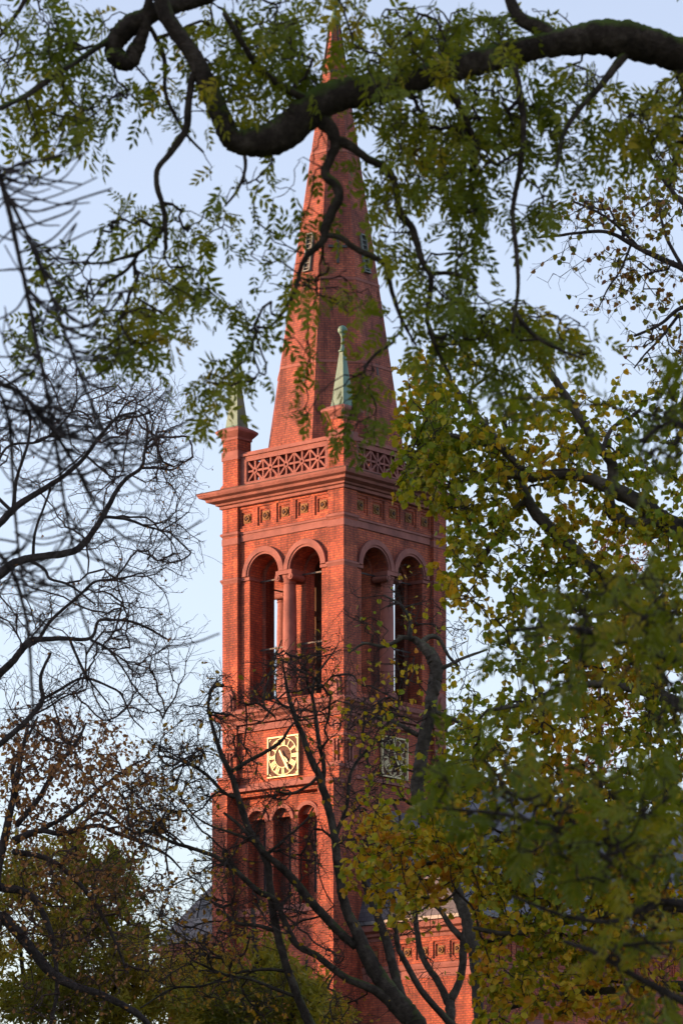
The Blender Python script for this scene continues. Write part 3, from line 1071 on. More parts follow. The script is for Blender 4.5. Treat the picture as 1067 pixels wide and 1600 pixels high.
        for i in np.argsort(d0):
            a = A[i]
            v = a - self.pos[:self.n]
            dist = np.sqrt((v ** 2).sum(1)) + 1e-6
            cosang = (v * self.dir[:self.n]).sum(1) / dist
            k = int((dist * (1 + kang * (1 - cosang))).argmin())
            L = dist[k]
            if maxlen and L > maxlen: continue
            m = max(2, int(math.ceil(L / step)))
            p0 = self.pos[k]
            side = unit(np.cross(self.dir[k], rng.normal(0, 1, 3)))
            t0 = unit(self.dir[k] * 0.7 + (v[k] / L) * 0.6 + side * 0.14)
            t1 = unit(v[k] / L + np.array((0, 0, -sag)) + rng.normal(0, 0.16, 3))
            u = np.linspace(0, 1, m + 1)[1:, None]
            h = (2 * u ** 3 - 3 * u ** 2 + 1) * p0 + (u ** 3 - 2 * u ** 2 + u) * t0 * L + (-2 * u ** 3 + 3 * u ** 2) * a + (u ** 3 - u ** 2) * t1 * L
            h[:-1] += rng.normal(0, wig, (m - 1 + 0, 3)) * step if m > 1 else 0
            par = k
            prev = p0
            for q in range(m):
                par = self.push(h[q], unit(h[q] - prev), par, 0, False, Lf[i] * (0.35 + 0.65 * (q + 1) / m))
                prev = h[q]
        return self

    def twigs(self, prob, length_px, n=(2, 3), up=0.0, spread=0.9, sel=None, leaf=None):
        """short side shoots on everything grown so far"""
        rng = self.rng
        m0 = self.n
        idx = np.nonzero(~self.fix[:m0])[0] if sel is None else sel(m0)
        for i in idx:
            if rng.uniform() > prob: continue
            L = length_px / self.ppm * rng.uniform(0.45, 1.25)
            dv = unit(self.dir[i] * 0.6 + rng.normal(0, spread, 3) * 0.8 + np.array((0, 0, up)))
            k = int(rng.integers(n[0], n[1] + 1))
            par, p = i, self.pos[i]
            for q in range(k):
                dv = unit(dv + rng.normal(0, 0.28, 3) + np.array((0, 0, up * 0.3)))
                p = p + dv * L / k
                par = self.push(p, dv, par, 0, False, self.leaf[i] if leaf is None else leaf)
        return self

    def wood(self, tip_px, power=2.4, cap_px=6.0, name='branches', kmin=3):
        n = self.n
        r0 = tip_px / self.ppm
        acc = np.zeros(n)
        for i in range(n - 1, -1, -1):
            if self.fix[i]: continue
            a = acc[i] if acc[i] > 0 else r0 ** power
            self.rad[i] = a ** (1 / power)
            p = self.par[i]
            if p >= 0: acc[p] += a
        self.rad[:n] = np.where(self.fix[:n], self.rad[:n], np.minimum(self.rad[:n], cap_px / self.ppm))
        idx = np.nonzero(~self.fix[:n])[0]
        par = self.par[idx]
        ok = par >= 0
        idx, par = idx[ok], par[ok]
        # main child keeps the parent's tangent
        p0, p1 = self.pos[par], self.pos[idx]
        t1 = self.dir[idx]
        samedir = (self.dir[par] * t1).sum(1, keepdims=True) > 0.3
        t0 = np.where(samedir, self.dir[par], t1)
        r1 = self.rad[idx]
        r0_ = np.minimum(self.rad[par], r1 * 1.35)
        k = kmin if kmin > 3 else 4
        ang = np.linspace(0, 2 * np.pi, k, endpoint=False)
        V = []
        for p, t, r in ((p0, t0, r0_), (p1, t1, r1)):
            sx = unit(np.cross(t, np.array((0.31, 0.93, 0.17))))
            sy = np.cross(sx, t)
            V.append(p[:, None] + r[:, None, None] * (np.cos(ang)[None, :, None] * sx[:, None] + np.sin(ang)[None, :, None] * sy[:, None]))
        m = len(idx)
        verts = np.concatenate(V, 1).reshape(-1, 3)
        b = np.arange(m)[:, None] * 2 * k
        faces = np.concatenate([np.stack([b[:, 0] + j, b[:, 0] + (j + 1) % k, b[:, 0] + k + (j + 1) % k, b[:, 0] + k + j], 1) for j in range(k)], 0)
        return raw_mesh(name, verts, faces, self.fine, self.root, None, True)

    # leaves: template in units of leaf length; (x across, y along, z lift)
    def leaves(self, tmpl, faces, size_px, per=1.0, droop=0.5, mat=None, name='crown', jitter=0.5, spread=1.0, crnd=0.25, only=None, thresh=0.0, tone=None):
        rng = self.rng
        n = self.n
        w = np.where(self.fix[:n], 0, self.leaf[:n]) * per
        if only is not None: w = w * only(self.pos[:n])
        cnt = rng.poisson(w)
        idx = np.repeat(np.arange(n), cnt)
        N = len(idx)
        base = self.pos[idx] + rng.normal(0, jitter * size_px / self.ppm * 0.3, (N, 3))
        d = unit(self.dir[idx] * 0.5 + rng.normal(0, 0.7 * spread, (N, 3)) + np.array((0, 0, -droop)))
        nrm = unit(np.cross(d, rng.normal(0, 1, (N, 3))) + np.array((0, 0, 0.3)))
        sx = unit(np.cross(d, nrm))
        nz = np.cross(sx, d)
        L = size_px / self.ppm * rng.uniform(0.6, 1.25, N)
        # colour: slow change through the crown plus a share per leaf
        fr = 55 / self.ppm
        q = base / fr
        slow = 0.5 + 0.25 * (np.sin(q[:, 0] * 1.1 + 1.7 * np.sin(q[:, 2] * 0.7)) + np.sin(q[:, 2] * 1.3 + q[:, 1] * 0.8 + 2.0))
        rnd = np.clip(slow * (1 - crnd) + crnd * rng.uniform(-0.3, 1.3, N), 0, 1)
        if tone is not None: rnd = np.clip(rnd + tone(base), 0, 1)
        return place(tmpl, faces, base, sx, d, nz, L, rnd, name, mat, self.root)


def place(tmpl, faces, base, sx, d, nz, L, rnd, name, mat, parent):
    T = np.array(tmpl, float)
    N = len(base)
    T = T[None] if T.ndim == 2 else T
    k = T.shape[1]
    T = T[np.arange(N) % len(T)]
    v = base[:, None] + L[:, None, None] * (T[:, :, 0:1] * sx[:, None] + T[:, :, 1:2] * d[:, None] + T[:, :, 2:3] * nz[:, None])
    f = (np.array(faces)[None] + (np.arange(N) * k)[:, None, None]).reshape(-1, len(faces[0]))
    return raw_mesh(name, v.reshape(-1, 3), f, mat, parent, np.repeat(rnd, k))


# leaf outlines
LINDEN = [(0, 0, 0), (0.36, -0.02, 0.08), (0.52, 0.36, 0.13), (0.33, 0.78, 0.06), (0, 1.08, -0.08), (-0.33, 0.78, 0.06), (-0.52, 0.36, 0.13), (-0.36, -0.02, 0.08)]
LINDEN_F = [(0, 1, 2, 3, 4), (0, 4, 5, 6, 7)]
QUAD_F = [(0, 1, 2, 3), (0, 3, 4, 5)]
OAK = [(0, 0, 0), (0.26, 0.35, 0.12), (0.30, 0.75, 0.06), (0, 1.05, -0.1), (-0.30, 0.72, 0.14), (-0.22, 0.3, 0.05)]
FEATHER = [(0, 0, 0), (0.13, 0.35, 0.03), (0.10, 0.75, 0.0), (0, 1.0, -0.08), (-0.10, 0.75, 0.0), (-0.13, 0.35, 0.03)]


def pinnate(pairs=5, ll=0.34, lw=0.062, rr=random.Random(1)):
    """a compound leaf: thin stalk, pairs of lance-shaped leaflets and one at the tip"""
    T, Fc = [], []
    def quad(a, b, c, d_):
        n = len(T)
        T.extend([a, b, c, d_])
        Fc.append((n, n + 1, n + 2, n + 3))
    quad((-0.006, 0, 0), (0.006, 0, 0), (0.006, 0.85, -0.10), (-0.006, 0.85, -0.10))
    for i in range(pairs + 1):
        y = 0.18 + 0.70 * (i + (rr.uniform(-0.25, 0.25) if i < pairs else 0)) / pairs
        zc = -0.12 * (y ** 2)
        for s in ((-1, 1) if i < pairs else (0,)):
            a = s * R(rr.uniform(40, 70) - 14 * i / pairs) + R(rr.uniform(-6, 6))
            dx, dy = math.sin(a), math.cos(a)
            qx, qy = dy, -dx
            l = ll * rr.uniform(0.7, 1.15) * (0.8 + 0.3 * math.sin(math.pi * (i + 1) / (pairs + 1.5)))
            dz = -rr.uniform(0.1, 0.85)
            base = np.array((s * 0.01, y, zc))
            def pt(u, v, lift=0.0): return tuple(base + np.array((dx * u + qx * v, dy * u + qy * v, dz * u * (0.6 + u) + lift)))
            n = len(T)
            T.extend([pt(0, 0), pt(l * 0.3, lw, 0.02), pt(l * 0.65, lw * 0.8, 0.01), pt(l, 0), pt(l * 0.65, -lw * 0.8, 0.01), pt(l * 0.3, -lw, 0.02)])
            Fc.append((n, n + 1, n + 2, n + 3))
            Fc.append((n, n + 3, n + 4, n + 5))
    return T, Fc


PIN_V = [pinnate(4, 0.30, 0.056) for _ in range(8)]
PIN, PIN_F = [v[0] for v in PIN_V], PIN_V[0][1]
PIN7_V = [pinnate(5, 0.30, 0.055) for _ in range(8)]
PIN7, PIN7_F = [v[0] for v in PIN7_V], PIN7_V[0][1]

M['bark_mossy'] = bark_mat('mossy_bark', (0.045, 0.033, 0.024), (0.11, 0.085, 0.064), 0.9, 7)
M['bark_dark'] = bark_mat('dark_bark', (0.050, 0.038, 0.030), (0.11, 0.088, 0.07), 0.45, 3)
M['bark_grey'] = bark_mat('grey_bark', (0.08, 0.065, 0.052), (0.17, 0.14, 0.11), 0.25, 3)
M['bark_plain'] = bark_mat('plain_bark', (0.055, 0.043, 0.038), (0.10, 0.08, 0.07), 0.0, 5)
M['twig'] = bark_mat('twig_bark', (0.055, 0.040, 0.033), (0.09, 0.066, 0.052), 0.0, 9)
M['twig_red'] = bark_mat('reddish_twig_bark', (0.085, 0.052, 0.042), (0.13, 0.08, 0.062), 0.0, 9)
M['leaf_pinnate'] = leaf_mat('pinnate_leaf', [(0.0, (0.099, 0.133, 0.0132)), (0.5, (0.189, 0.214, 0.0158)), (0.85, (0.296, 0.276, 0.0185)), (1.0, (0.473, 0.339, 0.0211))], 0.5)
M['leaf_shade'] = leaf_mat('deep_green_leaf', [(0.0, (0.095, 0.126, 0.0132)), (0.6, (0.169, 0.192, 0.0154)), (1.0, (0.338, 0.264, 0.0176))], 0.5)
M['leaf_linden'] = leaf_mat('turning_linden_leaf', [(0.0, (0.147, 0.204, 0.0143)), (0.3, (0.250, 0.270, 0.0157)), (0.6, (0.440, 0.335, 0.0172)), (0.85, (0.616, 0.351, 0.0200)), (1.0, (0.500, 0.196, 0.0200))], 0.45)
M['leaf_rust'] = leaf_mat('rusty_leaf', [(0.0, (0.116, 0.146, 0.0172)), (0.4, (0.219, 0.190, 0.0200)), (0.8, (0.254, 0.125, 0.0257)), (1.0, (0.139, 0.058, 0.0229))], 0.45)
M['leaf_brown'] = leaf_mat('brown_oak_leaf', [(0.0, (0.151, 0.076, 0.0370)), (0.5, (0.302, 0.134, 0.0504)), (0.85, (0.470, 0.202, 0.0638)), (1.0, (0.538, 0.336, 0.0672))], 0.35)
M['leaf_gold'] = leaf_mat('yellow_leaf', [(0.0, (0.211, 0.154, 0.0168)), (0.5, (0.403, 0.230, 0.0216)), (1.0, (0.288, 0.115, 0.0264))], 0.45)
M['leaf_feather'] = leaf_mat('feathery_green_leaf', [(0.0, (0.119, 0.127, 0.0156)), (0.5, (0.226, 0.195, 0.0203)), (1.0, (0.408, 0.278, 0.0281))], 0.45)
M['leaf_russet'] = leaf_mat('russet_leaf', [(0.0, (0.10, 0.032, 0.020)), (0.6, (0.15, 0.052, 0.030)), (1.0, (0.18, 0.085, 0.036))], 0.4)


def gy(d):                      # row of the ground at distance d
    return HORIZON + EYE / d * F


def gx(px, d):
    return (px - 533.5) / F * d


# ---- 1. near tree: thick crooked mossy limbs with pinnate leaves across the top of the picture
d = 26.0
t = Tree('leaning_tree', d, (gx(1560, d), d, 0), 'nearest broad tree, thick crooked mossy limbs and dark green pinnate leaves spread across the top', seed=11, bark=M['bark_mossy'], fine=M['twig'])
t.limb([(1560, gy(d), 85.5), (1550, 1700, 70.2), (1535, 1100, 63.0), (1500, 600, 55.8), (1440, 330, 49.5), (1330, 190, 41.4)], 'trunk')
t.limb([(1450, 340, 41.4), (1300, 175, 34.2), (1180, 115, 30.6), (1067, 88, 27.9), (1020, 74, 27.9), (975, 64, 27.9), (930, 60, 25.2), (881, 66, 21.6), (830, 76, 19.8), (780, 88, 18.9), (729, 103, 18.0), (675, 120, 18.9), (628, 137, 19.8), (580, 143, 22.5), (540, 149, 23.4), (505, 164, 26.1), (470, 192, 27.9), (440, 212, 26.1), (410, 219, 22.5), (380, 222, 18.9), (362, 214, 18.0), (352, 195, 16.2), (338, 160, 15.3), (322, 122, 14.4), (303, 84, 13.5), (275, 48, 12.6), (255, 8, 11.7), (240, -60, 9.9)], knob=0.08, wob=0.01)
t.limb([(870, 66, 14.4), (845, 45, 12.6), (815, 32, 10.8), (800, 10, 9.9), (790, -40, 9.0)])
t.limb([(1480, 450, 36.0), (1150, -120, 23.4), (760, -150, 19.8), (470, -90, 15.3), (360, -30, 13.5), (312, -4, 12.6), (270, 8, 13.5), (230, 24, 15.3), (195, 45, 16.2), (174, 72, 15.3), (182, 92, 14.4), (200, 94, 13.5), (212, 74, 11.7), (222, 45, 9.0), (230, 10, 7.2), (240, -20, 5.4)], knob=0.08)
t.limb([(503, 187, 13.5), (520, 205, 10.8), (524, 222, 9.0), (516, 244, 7.2), (508, 269, 7.2), (525, 287, 7.2), (529, 306, 7.2), (517, 331, 7.2), (508, 356, 7.2), (505, 372, 6.3), (481, 397, 4.5), (469, 420, 3.6), (462, 450, 3.6), (448, 480, 2.7), (432, 500, 1.8)])
t.limb([(524, 219, 8.1), (545, 226, 7.2), (572, 247, 6.3), (600, 259, 6.3), (614, 281, 5.4), (619, 312, 5.4), (624, 334, 5.4), (641, 353, 5.4), (650, 381, 5.4), (659, 409, 4.5), (672, 430, 4.5), (673, 455, 3.6), (668, 487, 3.6), (672, 520, 3.15), (690, 560, 2.7), (705, 590, 1.8)])
t.limb([(672, 428, 3.6), (700, 427, 3.6), (722, 432, 2.7), (745, 450, 2.25)])
t.limb([(508, 367, 4.5), (534, 372, 4.5), (552, 387, 4.5), (584, 403, 4.5), (603, 416, 4.5), (609, 444, 3.6), (616, 469, 3.6), (630, 505, 2.7), (650, 540, 1.8)])
t.limb([(309, 95, 6.3), (300, 130, 5.4), (295, 167, 5.4), (291, 202, 5.4), (268, 238, 4.95), (248, 263, 4.5), (247, 293, 4.5), (256, 324, 4.05), (259, 360, 3.6), (259, 390, 2.7)])
t.limb([(258, 350, 3.15), (243, 374, 3.15), (218, 394, 3.15), (192, 402, 2.7), (165, 410, 2.25), (130, 412, 1.8)])
t.limb([(218, 394, 2.88), (200, 420, 2.7), (180, 434, 2.25), (162, 445, 1.8), (137, 478, 1.35)])
t.limb([(226, 30, 3.6), (245, 60, 3.6), (257, 91, 3.6), (260, 147, 3.15), (283, 197, 2.7), (302, 222, 2.25), (318, 238, 1.8)])
t.limb([(382, 235, 3.6), (383, 262, 2.7), (372, 295, 2.25), (352, 322, 1.8)])
t.limb([(175, 60, 5.4), (120, 95, 4.5), (70, 130, 4.5), (20, 160, 3.6), (-40, 185, 3.6)], dd=-1)
t.limb([(60, -40, 4.5), (30, 15, 3.6), (-10, 70, 2.7)], d0=26.5)
t.limb([(800, 90, 6.3), (812, 150, 5.4), (818, 210, 4.5), (812, 270, 4.5), (800, 330, 3.6), (806, 390, 3.6), (808, 450, 3.15), (800, 520, 2.7)], dd=-0.6)
t.limb([(690, 120, 7.2), (720, 170, 5.4), (742, 230, 4.5), (735, 290, 3.6), (748, 350, 2.7)], dd=0.5)
t.limb([(980, 80, 8.1), (940, 130, 5.4), (905, 170, 4.5), (880, 210, 3.6), (870, 260, 2.7)], dd=-0.5)
t.limb([(1060, 110, 8.1), (1080, 180, 6.3), (1060, 240, 4.5), (1045, 290, 3.6)], dd=0.3)
t.limb([(800, 480, 3.6), (830, 520, 3.6), (870, 545, 2.7), (910, 560, 1.8)])
t.limb([(505, 172, 8.1), (420, 120, 5.4), (380, 70, 4.5), (350, 20, 3.6)], dd=-0.4)
lf = 1.0
t.grow([(600, 120, 40, 30, 8, 1.1, -1.0), (720, 110, 60, 35, 5, 1.0, -1.0), (800, 80, 50, 30, 3, 1.0, -1.0), (690, 50, 80, 40, 16, 1.1, 0.8), (450, 90, 60, 60, 30, 1.0, .6), (960, 240, 60, 40, 18, .8, .5), (1250, 80, 90, 80, 40, 1.0), (1400, 150, 120, 100, 50, 1.0), (1560, 350, 120, 120, 50, 1.0), (1250, 240, 80, 50, 24, 1.0), (1150, -60, 120, 60, 40, 1.0), (60, 40, 90, 60, 40, .8), (40, 130, 70, 60, 34, .9), (130, 130, 60, 70, 40, 1.0), (200, 150, 45, 40, 16, .7), (60, 215, 50, 35, 18, .8), (120, 190, 50, 40, 20, .8),
        (120, 30, 60, 40, 18, .6), (280, 120, 40, 70, 22, .7), (330, 60, 60, 60, 34, 1.0), (400, 60, 70, 60, 44, 1.1), (470, 50, 60, 50, 36, 1.1), (400, 150, 50, 40, 24, .8), (470, 120, 40, 40, 18, .8), (345, 150, 30, 60, 12, .6),
        (530, 40, 30, 60, 22, 1.1), (590, 70, 60, 60, 46, 1.1), (660, 60, 60, 60, 46, 1.1), (740, 70, 70, 50, 40, 1.0), (830, 50, 60, 50, 26, .8), (620, 170, 60, 35, 34, 1.1, .4), (700, 185, 60, 40, 34, 1.1, .4), (790, 165, 60, 45, 34, 1.0, .4),
        (740, 230, 80, 50, 52, 1.2), (830, 200, 50, 50, 26, .9), (910, 130, 60, 40, 26, .9), (960, 190, 60, 35, 26, 1.0), (1030, 190, 50, 60, 36, 1.1), (1060, 130, 20, 40, 12, 1), (890, 250, 35, 30, 10, .8),
        (600, 240, 40, 40, 22, .9), (640, 200, 40, 30, 16, 1.0), (680, 280, 50, 30, 24, 1.0), (740, 300, 30, 30, 14, 1.0), (600, 330, 30, 50, 20, .9), (620, 300, 25, 30, 10, .9), (1050, 260, 22, 25, 8, .8), (840, 330, 30, 28, 14, 1.0), (720, 350, 30, 30, 14, .9),
        (640, 410, 45, 35, 20, .9), (740, 390, 30, 30, 12, .8), (700, 460, 50, 40, 26, 1.0), (760, 500, 60, 45, 38, 1.2), (840, 510, 70, 30, 34, 1.2), (900, 540, 40, 35, 18, 1.0), (790, 570, 50, 35, 22, 1.0), (650, 520, 40, 40, 14, .7), (720, 560, 50, 40, 18, .8),
        (500, 250, 25, 40, 12, .7), (455, 270, 40, 35, 14, .7), (430, 330, 40, 45, 16, .7), (470, 350, 25, 40, 8, .6), (420, 400, 40, 40, 12, .6), (540, 280, 25, 20, 5, .6), (545, 360, 20, 15, 4, .6), (520, 445, 60, 22, 20, .8), (570, 480, 40, 30, 14, .8), (450, 440, 30, 25, 10, .7),
        (400, 490, 45, 35, 20, .9), (355, 590, 45, 35, 28, 1.0), (330, 640, 25, 25, 12, 1.0), (400, 560, 30, 35, 12, .8), (470, 540, 40, 35, 14, .7), (490, 640, 40, 30, 12, .7), (560, 590, 40, 40, 16, .8), (560, 680, 40, 30, 14, .8),
        (200, 345, 30, 25, 16, 1.0), (270, 345, 40, 28, 18, .9), (330, 360, 40, 30, 14, .8), (250, 430, 55, 35, 28, 1.0), (300, 450, 40, 35, 18, 1.0), (190, 480, 55, 25, 24, .9), (250, 500, 45, 25, 20, 1.0), (180, 545, 45, 25, 18, 1.0), (240, 550, 40, 25, 14, .9), (120, 420, 40, 25, 10, .7), (50, 520, 30, 25, 10, .9), (70, 410, 25, 20, 5, .6), (360, 290, 40, 25, 6, .3), (400, 250, 40, 15, 6, .2)],
       zs=0.9, step=0.07, sag=0.5, wig=0.22, kang=0.6, avoid=[(485, 30, 550, 125, .85), (425, 200, 600, 640, .45), (335, 540, 398, 700, .88), (0, 0, 1100, 700, .03)])
t.twigs(0.12, 28, (2, 3), -0.3)
t.wood(0.75, 2.6, 3.4)
t.leaves(PIN, PIN_F, 50, 0.60, 0.85, M['leaf_pinnate'], 'crown', 0.5, 0.8)

# ---- 2. nearest boughs at the right, far out of focus
d = 17.0
t = Tree('young_tree', d, (gx(1500, d), d, 0), 'blurred young tree leaning in from the right edge, deep green pinnate boughs nearest the viewer', seed=5, bark=M['bark_plain'], fine=M['twig'])
t.limb([(1500, gy(d), 60), (1490, 2300, 50), (1460, 1700, 42), (1420, 1200, 32), (1405, 900, 22), (1385, 650, 13), (1400, 450, 7), (1380, 280, 3)], 'trunk')
t.limb([(1455, 1640, 16), (1300, 1480, 11), (1150, 1425, 8), (1067, 1412, 7), (1012, 1402, 6), (985, 1370, 5), (940, 1335, 4.5), (880, 1300, 4), (800, 1275, 3.5), (720, 1265, 2.5), (660, 1262, 2)])
t.limb([(1425, 1240, 12), (1250, 1120, 8), (1120, 1065, 6.5), (1067, 1040, 6), (1023, 1022, 5), (967, 1000, 4.5), (907, 984, 4), (850, 980, 3), (800, 985, 2)])
t.limb([(1470, 1800, 12), (1250, 1640, 8), (1100, 1580, 6), (1000, 1530, 5), (930, 1490, 4), (880, 1470, 3)])
t.limb([(1408, 900, 10), (1250, 760, 7), (1120, 690, 5), (1050, 660, 4), (1000, 690, 3)])
t.limb([(1030, 1405, 4), (960, 1440, 4), (880, 1430, 3), (800, 1400, 2)])
t.grow([(1390, 380, 110, 130, 50, 1.0), (1300, 650, 100, 120, 40, 1.0), (1480, 650, 90, 120, 36, 1.0), (1250, 950, 90, 120, 40, 1.0), (1500, 1050, 90, 150, 40, 1.0), (1230, 1400, 100, 120, 44, 1.0), (740, 1250, 70, 45, 34, 1.0), (830, 1290, 70, 55, 48, 1.1), (920, 1320, 80, 60, 60, 1.1), (1010, 1350, 70, 90, 70, 1.1), (690, 1200, 40, 25, 10, .9), (800, 1200, 60, 40, 22, .8), (900, 1220, 60, 40, 22, .8), (1000, 1230, 60, 50, 34, 1.0),
        (960, 1460, 60, 40, 26, 1.0), (1030, 1480, 50, 70, 28, 1.0), (1010, 1570, 60, 30, 12, .9),
        (870, 960, 60, 45, 30, 1.0), (960, 950, 70, 55, 48, 1.1), (1030, 920, 45, 70, 44, 1.1), (1000, 1050, 60, 40, 24, .9), (800, 1000, 40, 20, 8, .8), (840, 1090, 30, 15, 7, .9), (900, 1040, 50, 30, 14, .8),
        (1045, 620, 30, 60, 22, 1.0), (1030, 700, 45, 40, 22, 1.0), (1040, 1130, 40, 50, 20, .9), (790, 640, 60, 25, 9, .9)],
       zs=1.1, step=0.08, sag=0.3, wig=0.2, kang=0.6, maxlen=1.3)
t.wood(1.0, 2.6, 4)
t.leaves(PIN7, PIN7_F, 68, 0.36, 0.45, M['leaf_shade'], 'crown', 0.6, 0.9)

# ---- 3. near bare shoots at the left
d = 17.0
t = Tree('bare_sapling', d, (gx(-420, d), d, 0), 'blurred leafless tree at the left edge, drooping grey shoots that turn up at their tips', seed=21, bark=M['bark_plain'], fine=M['bark_plain'])
t.limb([(-420, gy(d), 36.0), (-410, 1800, 28.8), (-380, 1000, 24.0), (-320, 400, 18.0), (-250, 130, 13.2), (-180, 60, 9.6)], 'trunk')
t.limb([(-230, 110, 8.4), (-120, 60, 5.4), (-60, 150, 4.8), (-15, 240, 4.8), (0, 275, 4.5), (15, 330, 4.2), (30, 400, 3.9), (45, 470, 3.6), (58, 540, 3.3), (72, 610, 3.0), (86, 690, 2.7), (100, 780, 2.4), (118, 870, 1.8)])
t.limb([(2, 285, 3.6), (35, 350, 3.0), (62, 410, 3.0), (85, 470, 2.7), (110, 540, 2.7), (135, 610, 2.4), (165, 680, 2.1), (200, 750, 1.8)])
t.limb([(-330, 420, 8.4), (-160, 480, 6.0), (-60, 540, 4.8), (0, 598, 4.5), (22, 609, 4.2), (56, 637, 3.9), (75, 663, 3.3), (104, 705, 3.0), (125, 740, 2.4), (150, 790, 1.8)])
t.limb([(-365, 800, 8.4), (-180, 800, 5.4), (-60, 830, 4.2), (10, 880, 3.6), (40, 960, 3.0), (50, 1060, 2.4), (55, 1160, 1.8)])
t.limb([(-10, 585, 3.0), (14, 660, 3.0), (20, 740, 2.7), (28, 840, 2.4), (40, 930, 1.8)])
stems = list(t.px)
rng = np.random.default_rng(8)
shoots = [[(66, 640, 2.4), (110, 665, 2.16), (165, 662, 1.92), (230, 635, 1.8), (270, 607, 1.56)], [(80, 668, 2.4), (150, 692, 2.04), (210, 690, 1.8), (262, 675, 1.68), (307, 650, 1.56)],
          [(100, 700, 2.4), (160, 722, 2.04), (230, 725, 1.8), (280, 702, 1.68), (304, 687, 1.56)], [(118, 728, 2.4), (150, 790, 2.04), (190, 835, 1.92), (235, 848, 1.8), (280, 835, 1.68), (315, 813, 1.56)],
          [(100, 790, 2.1), (150, 868, 1.92), (200, 893, 1.8), (251, 894, 1.56)], [(118, 870, 2.1), (180, 980, 1.8), (240, 1010, 1.68), (300, 1005, 1.68), (343, 990, 1.56)], [(110, 900, 2.1), (150, 1010, 1.8), (210, 1045, 1.68), (279, 1044, 1.56)],
          [(6, 290, 2.4), (40, 275, 1.8), (80, 282, 1.68), (128, 288, 1.44)], [(10, 310, 2.4), (50, 330, 2.04), (95, 320, 1.8), (175, 295, 1.68)], [(22, 360, 2.4), (70, 345, 1.8), (110, 330, 1.68), (120, 315, 1.44)],
          [(30, 395, 2.4), (80, 375, 1.8), (125, 330, 1.56)], [(36, 420, 2.4), (80, 415, 1.92), (120, 350, 1.56), (95, 380, 1.44)], [(64, 415, 2.4), (90, 440, 2.04), (150, 460, 1.8), (215, 452, 1.68)], [(40, 450, 2.4), (90, 500, 2.04), (130, 525, 1.8), (170, 530, 1.56)],
          [(10, 310, 1.8), (50, 285, 1.68), (90, 262, 1.44), (140, 235, 1.32)], [(60, 540, 2.4), (110, 560, 1.92), (160, 560, 1.68), (205, 548, 1.56)], [(0, 280, 2.4), (30, 255, 1.8), (70, 250, 1.56), (110, 240, 1.44)]]
for s_ in shoots:
    t.limb(s_, 'shoot', dd=float(rng.uniform(-0.6, 0.6)), knob=0.12)
for i in range(170):
    src = stems[int(rng.integers(0, len(stems)))]
    for _ in range(50):
        src = stems[int(rng.integers(0, len(stems)))]
        if -10 < src[0] < 200 and 240 < src[1] < 1000 and rng.uniform() < min(1.0, 0.25 + src[1] / 900): break
    L = rng.uniform(45, 150)
    a = R(rng.uniform(-35, 75))
    sgn = 1 if rng.uniform() < 0.65 else -1
    pts = [(src[0], src[1], 1.9)]
    x, y = src[:2]
    for q in range(3):
        x += sgn * L / 3 * math.cos(a); y += L / 3 * math.sin(a)
        a -= R(rng.uniform(-8, 42))
        pts.append((x, y, 1.6 - 0.25 * q))
    t.limb(pts, 'shoot', dd=float(rng.uniform(-0.7, 0.7)), knob=0.12)

# ---- 4. leafless tree behind, in focus, at the left
d = 75.0
t = Tree('bare_tree', d, (gx(-130, d), d, 0), 'tall leafless tree with upswept dark limbs and fine twigs, left of the tower', seed=31, bark=M['bark_plain'], fine=M['twig_red'])
t.limb([(-130, gy(d), 24.48), (-125, 1800, 21.6), (-118, 1400, 18.72), (-110, 1100, 15.84), (-105, 900, 12.24), (-100, 750, 8.64), (-95, 620, 5.76)], 'trunk')
t.limb([(-112, 1000, 10.08), (-60, 940, 8.64), (0, 897, 7.56), (22, 880, 6.48), (49, 872, 6.12), (80, 868, 5.76), (109, 863, 5.4), (127, 851, 5.04), (150, 822, 4.32), (169, 790, 3.96), (180, 770, 3.6), (195, 750, 3.24), (221, 731, 2.88), (226, 706, 2.16), (231, 680, 1.8), (229, 655, 1.44)])
t.limb([(221, 731, 2.3), (245, 731, 2.02), (270, 734, 1.73), (289, 721, 1.15)])
t.limb([(165, 808, 2.59), (200, 812, 2.3), (225, 822, 2.02), (251, 830, 1.58), (270, 849, 1.15), (285, 880, 0.86)])
t.limb([(251, 830, 1.44), (275, 815, 1.15), (295, 800, 0.8)])
t.limb([(-106, 930, 8.64), (-50, 870, 6.48), (0, 820, 5.4), (30, 790, 5.04), (60, 770, 4.32), (86, 754, 3.96), (124, 724, 3.24), (150, 691, 2.88), (165, 672, 2.52), (187, 650, 2.16), (210, 652, 1.73), (240, 642, 1.3)])
t.limb([(135, 712, 2.16), (155, 730, 1.87), (175, 745, 1.58), (195, 742, 1.3)])
t.limb([(22, 796, 3.6), (24, 770, 3.24), (27, 748, 2.88), (37, 717, 2.52), (45, 692, 2.16), (48, 660, 1.8), (40, 630, 1.44)])
t.limb([(20, 800, 2.88), (-10, 760, 2.88), (10, 700, 2.16), (60, 690, 2.02), (90, 670, 1.73), (115, 640, 1.44)])
t.limb([(52, 870, 2.88), (56, 830, 2.16), (70, 790, 1.8), (80, 762, 1.44)])
t.limb([(-114, 1180, 10.8), (-50, 1095, 8.64), (0, 1052, 6.48), (22, 1032, 5.76), (36, 1015, 5.04), (49, 1003, 4.68), (90, 1000, 3.6), (142, 999, 2.88), (154, 972, 2.52), (180, 970, 2.3), (206, 972, 2.02), (232, 982, 1.73), (262, 999, 1.3)])
t.limb([(44, 1010, 3.6), (60, 1000, 3.24), (75, 976, 2.88), (90, 960, 2.52), (131, 924, 2.16), (150, 909, 1.87), (180, 905, 1.58), (210, 900, 1.15)])
t.limb([(110, 1000, 2.52), (120, 1025, 2.16), (135, 1055, 1.87), (150, 1075, 1.44), (170, 1100, 1.15)])
